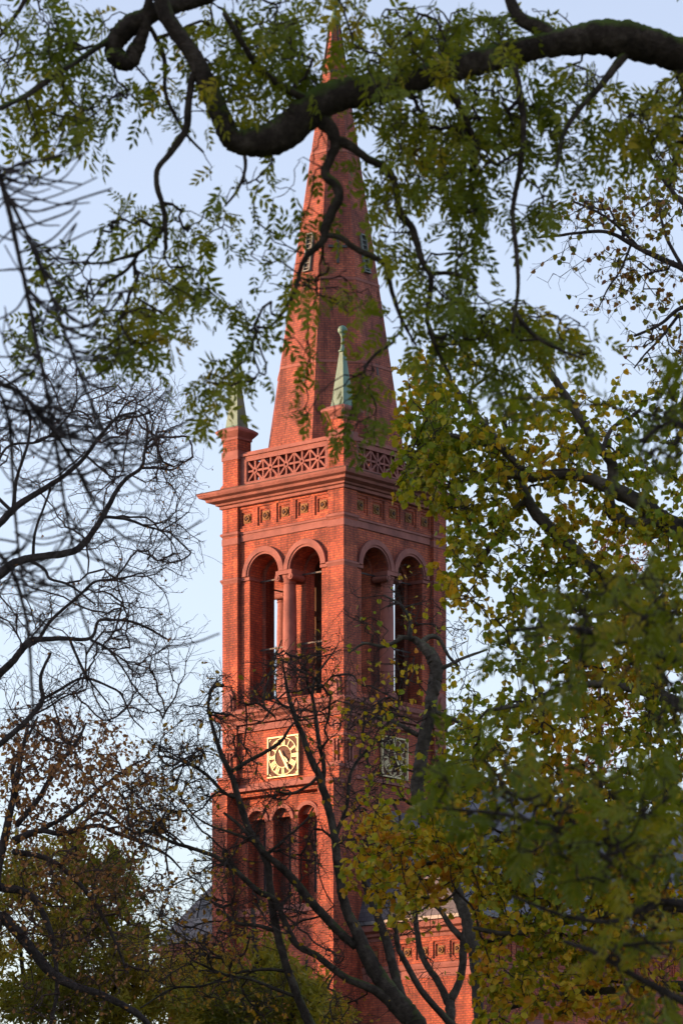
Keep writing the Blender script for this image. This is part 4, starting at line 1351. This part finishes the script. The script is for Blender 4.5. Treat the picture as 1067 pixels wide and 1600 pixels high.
t.limb([(142, 1000, 2.16), (170, 1015, 1.87), (190, 1040, 1.58), (215, 1080, 1.3), (240, 1105, 1.01)])
t.limb([(-116, 1290, 10.08), (-50, 1210, 6.48), (0, 1165, 5.04), (41, 1127, 4.32), (67, 1095, 3.6), (64, 1070, 2.88), (66, 1050, 2.52), (80, 1020, 2.16)])
t.limb([(62, 1096, 2.88), (90, 1080, 2.52), (120, 1062, 2.16), (139, 1060, 2.02), (170, 1072, 1.73), (190, 1085, 1.58), (206, 1120, 1.3), (225, 1140, 1.01)])
t.limb([(40, 872, 2.88), (70, 890, 2.52), (78, 905, 2.16), (110, 915, 1.8), (150, 945, 1.44)])
t.grow([(60, 620, 104, 65, 48, 0), (150, 620, 104, 52, 56, 0), (230, 640, 65, 58, 48, 0), (255, 700, 52, 58, 40, 0), (265, 760, 45, 52, 32, 0), (260, 860, 52, 52, 40, 0), (200, 880, 65, 52, 32, 0), (130, 780, 78, 65, 32, 0), (60, 700, 78, 78, 32, 0),
        (190, 700, 65, 52, 40, 0), (110, 960, 104, 52, 48, 0), (200, 930, 65, 39, 28, 0), (230, 1010, 78, 52, 44, 0), (160, 1060, 78, 65, 40, 0), (240, 1080, 52, 52, 28, 0), (60, 1080, 78, 78, 40, 0), (30, 930, 65, 52, 28, 0), (120, 1120, 78, 52, 28, 0)],
       zs=4.5, step=0.22, wig=0.12, kang=1.5)
t.twigs(1.0, 34, (2, 4), 0.05, 0.7)
t.twigs(0.55, 18, (2, 3), 0.0, 0.8)
t.wood(0.27, 2.6, 1.6)
t.leaf[:t.n] = np.where(t.rng.uniform(0, 1, t.n) < 0.12, 1.0, 0)
t.leaves(OAK, QUAD_F, 4.5, 0.35, 0.9, M['leaf_brown'], 'withered_leaves', 0.4, 0.9)

# ---- 5. brown oak low at the left
d = 95.0
t = Tree('oak_tree', d, (gx(-60, d), d, 0), 'oak keeping withered brown leaves and tangled drooping twigs, low at the left edge', seed=41, bark=M['bark_plain'], fine=M['twig_red'])
t.limb([(-60, gy(d), 22.1), (-55, 1800, 17.85), (-40, 1520, 12.75), (-12, 1400, 9.35), (5, 1320, 6.8), (18, 1260, 5.1), (30, 1200, 3.82), (45, 1130, 2.55)], 'trunk')
t.limb([(-25, 1490, 11.05), (0, 1436, 10.2), (22, 1447, 8.5), (56, 1490, 7.65), (86, 1524, 7.65), (124, 1544, 6.8), (169, 1559, 5.95), (206, 1577, 5.1), (232, 1600, 4.25), (250, 1640, 3.4)])
t.limb([(22, 1315, 6.8), (60, 1300, 4.67), (97, 1304, 4.25), (150, 1292, 3.4), (180, 1303, 2.98), (225, 1319, 2.55), (262, 1337, 1.87), (285, 1360, 1.36)])
t.limb([(26, 1290, 5.1), (60, 1250, 4.25), (90, 1200, 3.4), (120, 1160, 2.55), (135, 1130, 1.7)])
t.limb([(60, 1300, 3.82), (110, 1270, 3.4), (160, 1230, 2.55), (200, 1200, 2.04), (230, 1185, 1.36)])
t.limb([(20, 1330, 5.1), (80, 1345, 4.25), (130, 1390, 3.4), (170, 1450, 2.55), (200, 1520, 2.04)])
t.limb([(30, 1260, 4.25), (20, 1200, 3.4), (40, 1160, 2.55), (60, 1120, 1.7)])
t.limb([(124, 1290, 2.55), (160, 1270, 2.55), (210, 1300, 2.12), (260, 1300, 1.7), (300, 1330, 1.19)])
t.limb([(0, 1385, 6.8), (50, 1400, 5.1), (80, 1460, 4.25), (90, 1540, 3.4), (80, 1600, 2.55)])
t.grow([(60, 1150, 60, 50, 60, .5), (130, 1170, 60, 50, 70, .55), (190, 1220, 50, 50, 60, .5), (70, 1230, 70, 50, 80, .6), (150, 1270, 60, 40, 50, .5), (230, 1290, 50, 40, 50, .5), (60, 1320, 60, 50, 85, 0.32), (130, 1370, 70, 50, 102, 0.24), (200, 1380, 60, 50, 85, 0.20),
        (80, 1440, 80, 60, 102, 0.10), (160, 1480, 70, 60, 102, 0.10), (100, 1560, 90, 40, 68, 0.08), (240, 1460, 50, 60, 68, 0.10), (250, 1240, 30, 40, 20, .5), (20, 1190, 30, 50, 30, .5), (30, 1420, 40, 60, 51, 0.12)],
       zs=4, step=0.27, wig=0.25, kang=0.8, sag=0.2)
t.twigs(0.95, 28, (2, 3), -0.05, 0.8)
t.wood(0.28, 2.35, 2.2)
t.leaves(OAK, QUAD_F, 8, 2.3, 0.6, M['leaf_brown'], 'crown', 0.5, 1.0, 0.5)

# ---- 6. dark many-stemmed tree in front of the tower
d = 85.0
t = Tree('dark_tree', d, (gx(690, d), d, 0), 'nearly leafless dark tree with several mossy stems fanning up in front of the clock', seed=51, bark=M['bark_dark'], fine=M['twig'])
t.limb([(690, gy(d), 28.08), (685, 1900, 23.87), (672, 1720, 20.36), (655, 1625, 16.15), (638, 1590, 14.74), (613, 1560, 14.04), (588, 1529, 12.64), (568, 1492, 11.23), (552, 1451, 9.13), (539, 1418, 8.07), (531, 1369, 7.02), (525, 1327, 6.67), (519, 1294, 6.32), (510, 1253, 5.97), (498, 1212, 5.62), (481, 1167, 4.91), (465, 1125, 4.21), (453, 1092, 3.16), (446, 1060, 2.11), (442, 1030, 1.4)], 'trunk')
t.limb([(556, 1480, 7.02), (523, 1450, 7.02), (486, 1406, 6.67), (461, 1377, 6.32), (428, 1344, 4.91), (403, 1322, 3.86), (375, 1290, 2.81), (350, 1270, 2.11)])
t.limb([(640, 1600, 9.13), (590, 1552, 7.02), (540, 1530, 5.62), (498, 1497, 5.26), (465, 1478, 5.26), (446, 1445, 4.91), (430, 1408, 4.56), (403, 1393, 4.21), (374, 1365, 3.86), (337, 1338, 3.51), (300, 1325, 3.16), (270, 1316, 2.81), (240, 1300, 2.25), (215, 1296, 1.55)])
t.limb([(560, 1680, 10.53), (510, 1640, 8.42), (486, 1600, 7.37), (473, 1570, 7.02), (457, 1530, 6.67), (444, 1492, 6.32), (432, 1451, 5.97), (425, 1410, 5.62), (419, 1365, 5.62), (411, 1336, 5.62), (395, 1311, 5.62), (382, 1282, 5.26), (372, 1249, 4.91), (361, 1212, 4.21), (346, 1179, 3.86), (334, 1142, 3.16), (326, 1105, 2.46), (330, 1080, 1.75), (345, 1068, 1.12)])
t.limb([(362, 1206, 3.16), (390, 1188, 3.16), (417, 1174, 3.16), (440, 1158, 2.81), (455, 1135, 2.11), (470, 1120, 1.4)])
t.limb([(371, 1246, 3.16), (350, 1238, 2.81), (325, 1212, 2.66), (300, 1196, 2.25), (270, 1185, 1.68), (245, 1180, 1.12)])
t.limb([(434, 1456, 3.51), (405, 1447, 3.16), (374, 1444, 3.16), (355, 1431, 2.95), (340, 1421, 2.66)])
t.limb([(505, 1236, 3.51), (506, 1195, 3.51), (499, 1160, 3.37), (494, 1121, 2.95), (489, 1080, 2.38), (500, 1050, 1.83), (520, 1020, 1.4)])
t.limb([(523, 1312, 3.51), (541, 1262, 3.16), (546, 1215, 2.81), (556, 1192, 2.46), (580, 1165, 1.83), (600, 1150, 1.4)])
t.limb([(660, 1640, 9.13), (642, 1591, 7.72), (622, 1538, 7.37), (605, 1476, 7.02), (589, 1430, 5.97), (573, 1393, 4.91), (566, 1350, 3.86), (575, 1310, 2.81), (590, 1270, 2.11)], dd=1.2)
t.limb([(670, 1700, 9.83), (720, 1625, 6.32), (696, 1592, 5.62), (659, 1546, 5.26), (632, 1500, 4.56), (622, 1478, 3.86), (615, 1430, 2.81)], dd=-1)
t.limb([(405, 1318, 2.81), (360, 1300, 2.11), (330, 1290, 1.68), (300, 1270, 1.4), (280, 1240, 1.12)])
t.limb([(455, 1520, 3.51), (420, 1515, 2.81), (370, 1520, 2.38), (320, 1540, 2.11), (270, 1545, 1.68), (220, 1575, 1.4)])
t.limb([(470, 1560, 3.51), (430, 1545, 2.81), (390, 1530, 2.38), (350, 1522, 2.11), (300, 1500, 1.68)])
t.limb([(498, 1212, 2.81), (480, 1228, 2.46), (455, 1240, 2.11), (430, 1236, 1.68)])
t.limb([(413, 1340, 2.81), (446, 1310, 2.11), (478, 1282, 1.75), (490, 1262, 1.4)])
t.limb([(430, 1120, 1.83), (412, 1100, 1.68), (420, 1060, 1.4), (440, 1000, 0.98)], d0=85.4)
t.grow([(430, 1290, 60, 50, 40, .04), (380, 1340, 50, 50, 30, .06), (480, 1380, 50, 50, 34, .06), (420, 1440, 60, 40, 34, .1), (300, 1440, 60, 50, 34, .15), (300, 1140, 50, 50, 64, 0.078), (340, 1090, 40, 40, 48, 0.065), (390, 1120, 40, 50, 57, 0.052), (440, 1070, 50, 50, 80, 0.052), (500, 1040, 50, 45, 72, 0.052), (540, 1110, 50, 50, 64, 0.065), (260, 1190, 50, 40, 64, 0.091), (240, 1250, 50, 45, 70, 0.078), (290, 1260, 50, 40, 57, 0.065),
        (240, 1310, 45, 30, 41, 0.078), (330, 1210, 40, 40, 41, 0.052), (400, 1240, 40, 40, 35, 0.039), (450, 1190, 40, 40, 38, 0.039), (470, 1320, 40, 40, 38, 0.052), (560, 1220, 50, 50, 57, 0.098), (600, 1120, 40, 60, 48, 0.078), (330, 1380, 50, 40, 54, 0.130), (280, 1410, 50, 40, 41, 0.130),
        (350, 1470, 60, 30, 57, 0.227), (300, 1530, 70, 40, 70, 0.227), (400, 1560, 60, 40, 57, 0.195), (400, 1430, 40, 30, 32, 0.130), (510, 1480, 40, 50, 38, 0.065), (540, 1580, 40, 40, 25, 0.130), (570, 1320, 40, 40, 41, 0.163), (630, 1420, 40, 40, 32, 0.195), (390, 1190, 30, 30, 22, 0.033), (480, 1140, 40, 40, 48, 0.039), (350, 1330, 40, 30, 28, 0.065)],
       zs=3.5, step=0.25, wig=0.18, kang=1.4, avoid=[(405, 1135, 478, 1225, 1)])
t.twigs(0.9, 30, (2, 4), 0.1, 0.75)
t.twigs(0.4, 16, (2, 3), 0.1, 0.8)
t.wood(0.28, 2.5, 1.9)
t.leaves(OAK, QUAD_F, 9, 0.7, 0.5, M['leaf_gold'], 'crown', 0.5, 1.0, 0.6)

# ---- 7. forked young tree before the nave corner
d = 105.0
t = Tree('forked_tree', d, (gx(705, d), d, 0), 'slim dark tree forking into a Y in front of the sunlit nave corner', seed=61, bark=M['bark_dark'], fine=M['twig'])
t.limb([(705, gy(d), 11.7), (704, 1800, 9.9), (703, 1640, 8.55), (703, 1584, 7.65), (700, 1558, 7.2)], 'trunk')
t.limb([(700, 1566, 7.2), (690, 1545, 5.85), (681, 1530, 5.4), (666, 1509, 4.95), (655, 1479, 4.5), (650, 1442, 4.05), (648, 1413, 3.6), (645, 1380, 2.7), (638, 1350, 2.16)])
t.limb([(703, 1562, 7.2), (715, 1540, 6.3), (723, 1512, 6.3), (724, 1479, 6.3), (729, 1452, 5.85), (740, 1433, 5.4), (755, 1410, 4.5), (770, 1370, 3.6), (785, 1330, 2.7)])
t.limb([(722, 1466, 4.95), (708, 1452, 4.5), (698, 1438, 4.05), (690, 1425, 3.6), (676, 1411, 3.15), (660, 1390, 2.25)])
t.grow([(650, 1400, 40, 50, 40, .1), (690, 1380, 50, 50, 40, .2), (750, 1390, 40, 50, 36, .3), (620, 1450, 30, 40, 24, .05), (690, 1470, 25, 40, 14, .05), (670, 1540, 40, 30, 12, .03)], zs=2.5, step=0.28, wig=0.25)
t.twigs(0.5, 24, (2, 3), 0.0)
t.wood(0.32, 2.3, 2.4)
t.leaves(LINDEN, LINDEN_F, 10, 2.0, 0.7, M['leaf_linden'], 'crown', 0.5, 1.0, 0.4)

# ---- 8. big turning linden at the right
d = 60.0
t = Tree('linden_tree', d, (gx(1190, d), d, 0), 'large linden with heavy brown limbs and yellowing green leaves, right of the tower', seed=71, bark=M['bark_grey'], fine=M['twig'])
t.limb([(1190, gy(d), 52), (1185, 1900, 44), (1170, 1500, 38), (1150, 1150, 32), (1125, 960, 27), (1100, 880, 24), (1090, 780, 16), (1080, 640, 12), (1075, 500, 9), (1085, 430, 7)], 'trunk')
t.limb([(1115, 930, 22), (1085, 862, 20), (1067, 836, 18), (1046, 822, 16), (1027, 810, 14), (1004, 792, 13), (985, 782, 12), (960, 768, 12), (944, 760, 11), (911, 746, 9.5), (870, 742, 8.5), (828, 746, 7.5), (800, 742, 6.5), (770, 748, 5), (735, 750, 4), (700, 760, 3)])
t.limb([(1030, 812, 8), (990, 818, 8), (968, 812, 9), (955, 800, 9), (952, 780, 8), (950, 765, 7)])
t.limb([(955, 764, 9), (958, 730, 8), (950, 712, 8), (937, 700, 7.5), (911, 662, 7), (884, 621, 6.5), (870, 598, 5.5), (858, 578, 5), (845, 550, 4), (820, 520, 3), (800, 480, 2)], dd=-1)
t.limb([(1140, 1080, 18), (1060, 1000, 15), (990, 940, 13), (950, 908, 12), (922, 887, 12), (892, 857, 11), (866, 833, 10), (836, 806, 9), (821, 780, 8), (812, 760, 7), (795, 720, 6), (775, 690, 5), (752, 660, 4.5), (720, 620, 4), (700, 590, 4), (688, 560, 3.5), (680, 530, 3), (665, 500, 2.4)], dd=1.5)
t.limb([(818, 785, 6), (800, 800, 5.5), (779, 831, 5), (766, 855, 4.5), (752, 878, 4), (740, 900, 3)])
t.limb([(752, 660, 3.5), (738, 640, 3), (735, 610, 2.6), (760, 590, 2.2), (775, 575, 1.6)])
t.limb([(940, 702, 4), (955, 670, 3.6), (980, 655, 3), (1000, 640, 2.4)])
t.limb([(1150, 1180, 16), (1080, 1110, 11), (1000, 1080, 8), (930, 1070, 6), (870, 1080, 4.5), (820, 1100, 3.5), (760, 1110, 2.4)], dd=-1.5)
t.limb([(1160, 1330, 16), (1080, 1260, 11), (1000, 1240, 8), (900, 1250, 6), (820, 1290, 5), (740, 1330, 4), (660, 1350, 3), (590, 1360, 2)], dd=1)
t.limb([(1170, 1480, 15), (1080, 1420, 11), (980, 1420, 8), (880, 1440, 6), (800, 1460, 4.5), (740, 1450, 3)], dd=-1)
t.limb([(1170, 1560, 14), (1060, 1540, 9), (940, 1545, 6), (850, 1560, 4.5), (780, 1580, 3)], dd=1.5)
t.limb([(828, 746, 5), (780, 700, 4.5), (740, 690, 4), (700, 680, 3.4), (660, 690, 2.8), (630, 700, 2)])
lw = .62
t.grow([(650, 600, 35, 45, 44, lw * .8), (700, 580, 50, 50, 60, lw * .7), (650, 680, 40, 50, 70, lw), (700, 670, 50, 60, 90, lw), (670, 750, 50, 45, 80, lw), (740, 740, 50, 60, 80, lw), (790, 690, 60, 60, 90, lw * .8), (860, 640, 60, 50, 70, lw * .7), (840, 730, 60, 45, 60, lw * .8),
        (920, 720, 60, 50, 60, lw * .8), (960, 650, 50, 50, 50, lw * .6), (1010, 720, 50, 50, 50, lw * .8), (1040, 650, 35, 50, 40, lw * .8), (770, 800, 50, 40, 56, lw), (720, 840, 40, 50, 60, lw), (720, 910, 40, 45, 50, lw), (790, 880, 50, 50, 50, lw * .8), (850, 860, 50, 40, 40, lw * .8),
        (920, 820, 60, 50, 60, lw), (1000, 860, 60, 60, 80, lw), (1040, 790, 40, 60, 50, lw), (840, 950, 50, 40, 44, lw * .8), (900, 920, 60, 50, 70, lw), (980, 960, 70, 60, 100, lw), (1050, 950, 40, 80, 70, lw), (780, 960, 30, 30, 14, lw * .5),
        (880, 1020, 70, 40, 80, lw), (960, 1060, 80, 50, 110, lw), (1040, 1060, 50, 70, 70, lw), (800, 1030, 40, 30, 24, lw * .6), (820, 1110, 50, 40, 50, lw * .8), (760, 1130, 50, 50, 50, lw * .7), (900, 1140, 80, 50, 100, lw * .9), (1000, 1160, 80, 60, 110, lw), (720, 1180, 40, 40, 30, lw * .7),
        (800, 1200, 70, 50, 90, lw), (880, 1240, 70, 50, 100, lw), (980, 1260, 90, 60, 120, lw), (1050, 1230, 40, 80, 60, lw), (720, 1250, 60, 50, 80, lw), (640, 1290, 60, 40, 60, lw), (590, 1300, 40, 40, 34, lw * .9), (680, 1340, 70, 45, 100, lw * 1.1), (580, 1360, 45, 35, 44, lw), (640, 1400, 60, 26, 50, lw), (760, 1330, 70, 50, 100, lw * 1.1),
        (850, 1340, 80, 60, 120, lw * 1.1), (960, 1370, 90, 60, 130, lw * 1.1), (1040, 1360, 50, 80, 70, lw * 1.1), (800, 1420, 70, 50, 100, lw * 1.1), (900, 1440, 80, 50, 120, lw * 1.1), (1000, 1470, 80, 60, 120, lw * 1.1), (790, 1510, 50, 60, 80, lw * 1.1), (870, 1530, 70, 60, 110, lw * 1.1), (970, 1560, 90, 60, 120, lw * 1.1), (790, 1590, 50, 40, 44, lw * 1.1), (610, 1440, 30, 20, 10, lw * .5)],
       zs=2.6, step=0.25, wig=0.22, kang=0.8, sag=0.3)
t.twigs(0.35, 22, (2, 3), -0.1)
t.wood(0.35, 2.4, 3)
t.leaves(LINDEN, LINDEN_F, 9.8, 3.3, 0.7, M['leaf_linden'], 'crown', 0.6, 1.0, 0.4, tone=lambda q: np.clip((11.0 - q[:, 2]) * 0.05, -0.08, 0.22))

# ---- 9. grey snag-topped linden
d = 70.0
t = Tree('grey_linden', d, (gx(780, d), d, 0), 'linden with a crooked pale grey stem rising before the shaded side of the tower', seed=81, bark=M['bark_grey'], fine=M['twig'])
t.limb([(780, gy(d), 22), (770, 1900, 20), (754, 1640, 9), (746, 1560, 8.5), (738, 1480, 8.5), (715, 1400, 9), (685, 1330, 9.5), (660, 1280, 10), (646, 1238, 10.5), (648, 1200, 10), (653, 1160, 10), (663, 1117, 9.5), (673, 1075, 10.5), (681, 1050, 9.5), (676, 1030, 10), (664, 1015, 8), (652, 1003, 5.5), (640, 998, 4), (622, 994, 2.5)], 'trunk', knob=0.16)
t.limb([(655, 1006, 5), (670, 995, 4), (685, 998, 3), (700, 1025, 2.4), (715, 1040, 2)])
t.limb([(680, 1045, 4.5), (700, 1040, 3), (720, 1030, 2.4), (760, 1015, 1.6)])
t.limb([(640, 998, 4), (640, 970, 3), (625, 945, 2.2), (600, 930, 1.6)])
t.limb([(630, 995, 3.6), (600, 1010, 2.6), (570, 1005, 2), (545, 1020, 1.4)])
t.limb([(655, 1150, 4), (620, 1130, 3), (590, 1120, 2)])
t.limb([(668, 1110, 4), (700, 1120, 3.4), (740, 1140, 2.6), (760, 1130, 2)])
t.grow([(590, 960, 50, 50, 36, .06), (640, 930, 50, 50, 36, .1), (700, 980, 50, 40, 30, .12), (740, 1010, 40, 40, 24, .15), (590, 1050, 50, 50, 40, .2), (640, 1080, 40, 60, 40, .35), (610, 1150, 50, 40, 40, .4), (710, 1090, 40, 50, 40, .4), (740, 1150, 50, 50, 50, .6), (690, 1190, 40, 50, 46, .6), (600, 1230, 40, 40, 36, .5), (560, 1150, 40, 50, 26, .2), (620, 1330, 50, 40, 50, .6), (560, 1320, 35, 40, 30, .5)],
       zs=2.5, step=0.25, wig=0.25)
t.twigs(0.45, 22, (2, 3), 0.0)
t.wood(0.32, 2.3, 2.4)
t.leaves(LINDEN, LINDEN_F, 7.6, 1.2, 0.7, M['leaf_linden'], 'crown', 0.5, 1.0, 0.35)

# ---- 10. thin rusty crown at the upper right
d = 66.0
t = Tree('rusty_tree', d, (gx(1230, d), d, 0), 'sparse tree with small rusty yellow leaves reaching in at the upper right edge', seed=91, bark=M['bark_plain'], fine=M['twig'])
t.limb([(1230, gy(d), 28), (1225, 1500, 24), (1210, 900, 17), (1190, 600, 12), (1180, 400, 8), (1170, 250, 5)], 'trunk')
t.limb([(1186, 520, 8), (1120, 450, 6), (1067, 420, 5), (1033, 405, 4.2), (1005, 392, 4), (982, 380, 3.6), (947, 362, 3), (901, 364, 2.4), (870, 368, 2), (841, 371, 1.4)])
t.limb([(1000, 390, 2.8), (960, 350, 2.2), (930, 330, 1.8), (895, 315, 1.4)])
t.limb([(1178, 400, 7), (1110, 350, 5), (1060, 310, 4), (1030, 270, 3), (1010, 230, 2), (1000, 190, 1.6)])
t.limb([(1188, 600, 7), (1110, 500, 5), (1067, 482, 3.4), (1030, 508, 2.6), (990, 525, 2)])
t.limb([(1060, 492, 2.8), (1030, 530, 2.2), (1010, 550, 1.6), (990, 575, 1.2)])
t.limb([(985, 382, 2.4), (970, 420, 1.8), (950, 450, 1.5), (935, 480, 1.1)])
t.limb([(1067, 420, 3.4), (1040, 370, 2.6), (1030, 330, 2)])
t.grow([(890, 340, 50, 40, 44, .35), (950, 330, 50, 40, 50, .45), (1010, 330, 50, 50, 70, .6), (1050, 300, 25, 50, 36, .6), (1000, 400, 50, 30, 36, .5), (960, 430, 40, 30, 26, .5), (1040, 440, 30, 40, 30, .6), (1000, 460, 40, 25, 20, .5), (1045, 540, 30, 40, 30, .5), (990, 530, 40, 30, 20, .3), (1030, 590, 40, 30, 24, .5), (940, 480, 40, 30, 12, .3), (900, 400, 40, 25, 12, .3), (860, 440, 50, 30, 10, .1), (1020, 240, 40, 40, 16, .4)],
       zs=2.2, step=0.22, wig=0.25, kang=0.9)
t.twigs(0.5, 24, (2, 3), 0.05)
t.wood(0.28, 2.3, 1.6)
t.leaves(LINDEN, LINDEN_F, 8, 1.1, 0.8, M['leaf_rust'], 'crown', 0.5, 1.0, 0.6)

# ---- 11. feathery green trees low in front of the nave
for name_, label_, gxp, d, seed_, clumps_ in (
    ('feathery_tree', 'feathery yellow-green tree filling the lower left corner beside the slate roof', 110, 125.0, 101,
     [(60, 1420, 90, 70, 90, 1), (40, 1530, 90, 70, 90, 1), (160, 1400, 60, 60, 70, 1), (130, 1500, 80, 70, 90, 1), (215, 1500, 50, 50, 56, 1), (190, 1560, 80, 50, 70, 1), (120, 1340, 50, 40, 36, .8), (180, 1370, 35, 35, 20, .7), (20, 1350, 40, 40, 24, .7), (270, 1560, 40, 50, 36, 1), (100, 1590, 110, 40, 60, 1)]),
    ('bushy_tree', 'low bushy green tree at the bottom edge, left of the dark stems', 400, 130.0, 102,
     [(330, 1560, 60, 50, 60, 1), (400, 1530, 50, 45, 50, 1), (460, 1560, 50, 50, 56, 1), (300, 1510, 40, 30, 20, .7), (500, 1590, 40, 40, 36, 1), (430, 1600, 90, 40, 60, 1), (340, 1600, 70, 35, 40, 1), (420, 1480, 25, 20, 8, .6)])):
    t = Tree(name_, d, (gx(gxp, d), d, 0), label_, seed=seed_, bark=M['bark_plain'], fine=M['twig'])
    t.limb([(gxp, gy(d), 16), (gxp + 4, 1950, 14), (gxp, 1750, 11), (gxp + 5, 1600, 8), (gxp, 1500, 5), (gxp - 5, 1420, 3)], 'trunk')
    t.limb([(gxp, 1720, 7), (gxp - 40, 1640, 5), (gxp - 70, 1540, 4), (gxp - 80, 1460, 2)])
    t.limb([(gxp, 1680, 7), (gxp + 40, 1620, 5), (gxp + 70, 1550, 4), (gxp + 80, 1500, 2)])
    t.grow(clumps_, zs=4, step=0.4, wig=0.25)
    t.twigs(0.5, 20, (2, 3), 0.2)
    t.wood(0.32, 2.3, 2.4)
    t.leaves(FEATHER, QUAD_F, 14, 9.5, -0.1, M['leaf_feather'], 'crown', 1.4, 1.0, 0.3)

# ---- 12. russet tree beyond, catching the sun
d = 215.0
t = Tree('russet_tree', d, (gx(930, d), d, 0), 'sunlit russet tree glimpsed through the lindens, beyond the nave roof', seed=111, bark=M['bark_plain'], fine=M['twig_red'])
t.limb([(930, gy(d), 12), (930, 1800, 10), (930, 1500, 8), (935, 1250, 5), (935, 1050, 3), (940, 900, 2)], 'trunk')
t.grow([(930, 1230, 70, 60, 80, 1), (960, 1100, 80, 80, 90, 1), (990, 950, 70, 90, 90, 1), (880, 1040, 60, 80, 60, 1), (1040, 1050, 40, 90, 50, 1), (990, 840, 60, 40, 40, 1), (1040, 1200, 50, 60, 40, 1)], zs=5, step=0.8, wig=0.2)
t.twigs(0.4, 14, (2, 3), 0.2)
t.wood(0.4, 2.3, 2)
t.leaves(OAK, QUAD_F, 6.5, 1.6, 0.3, M['leaf_russet'], 'crown', 1.0, 1.0, 0.4)

# ------------------------------------------------------------------ unseen houses added at the left to keep the sun off the trees
def occluder_house(x, y, w, dp, h, col, label, floors=5, bays=4):
    root = empty('occluder_house', (x, y, 0), 0, label, 'occluder', 'unseen houses added to cast shade')
    m = MB()
    m.box(-dp, 0, -w / 2, w / 2, 0, h)
    m.build('wall', col, root)
    r = MB()
    e = 0.4
    r.add([(-dp - e, -w / 2, h + 0.002), (e, -w / 2, h + 0.002), (e, w / 2, h + 0.002), (-dp - e, w / 2, h + 0.002), (-dp / 2, -w / 2, h + 4.2), (-dp / 2, w / 2, h + 4.2)],
          [(0, 1, 4), (1, 2, 5, 4), (2, 3, 5), (3, 0, 4, 5), (0, 3, 2, 1)])
    r.build('roof', M['tile'], root)
    c = MB()
    c.box(0.003, 0.35, -w / 2 + 0.05, w / 2 - 0.05, h - 0.5, h - 0.004)
    c.build('cornice', M['white'], root)
    first = None
    for f in range(floors):
        for b in range(bays):
            yy = -w / 2 + w * (b + 0.5) / bays
            zz = 1.2 + f * (h - 1.2) / floors
            if first is None:
                wm = MB()
                wm.box(0.004, 0.08, -0.68, 0.68, 0, 0.1)
                wm.box(0.004, 0.08, -0.68, 0.68, 2.1, 2.25)
                for q in (-0.62, 0, 0.62): wm.box(0.004, 0.07, q - 0.06, q + 0.06, 0.1, 2.1)
                first = wm.build('window', M['white'], root)
                g_ = MB()
                g_.box(0.004, 0.03, -0.56, 0.56, 0.102, 2.098)
                pane = g_.build('pane', M['glass'], first)
                o = first
            else:
                o = first.copy(); COL.objects.link(o); o.parent = root
                q = pane.copy(); COL.objects.link(q); q.parent = o
            o.location = (0, yy, zz)


for i, (y, w, h) in enumerate(((-12, 18, 22), (6, 18, 23), (24, 18, 22.5), (42, 18, 24), (60, 18, 25), (78, 18, 25.5), (96, 18, 24), (114, 18, 23), (132, 18, 21.5))):
    occluder_house(-44, y, w, 13, h, M['plaster'], 'unseen plastered five-storey townhouse in the row left of the picture')
occluder_house(-52, 176.0, 27.6, 13, 26.5, M['plaster'], 'unseen plastered townhouse standing apart behind the church, left of the picture')  # unseen, added to cast shade on the tower's lower left
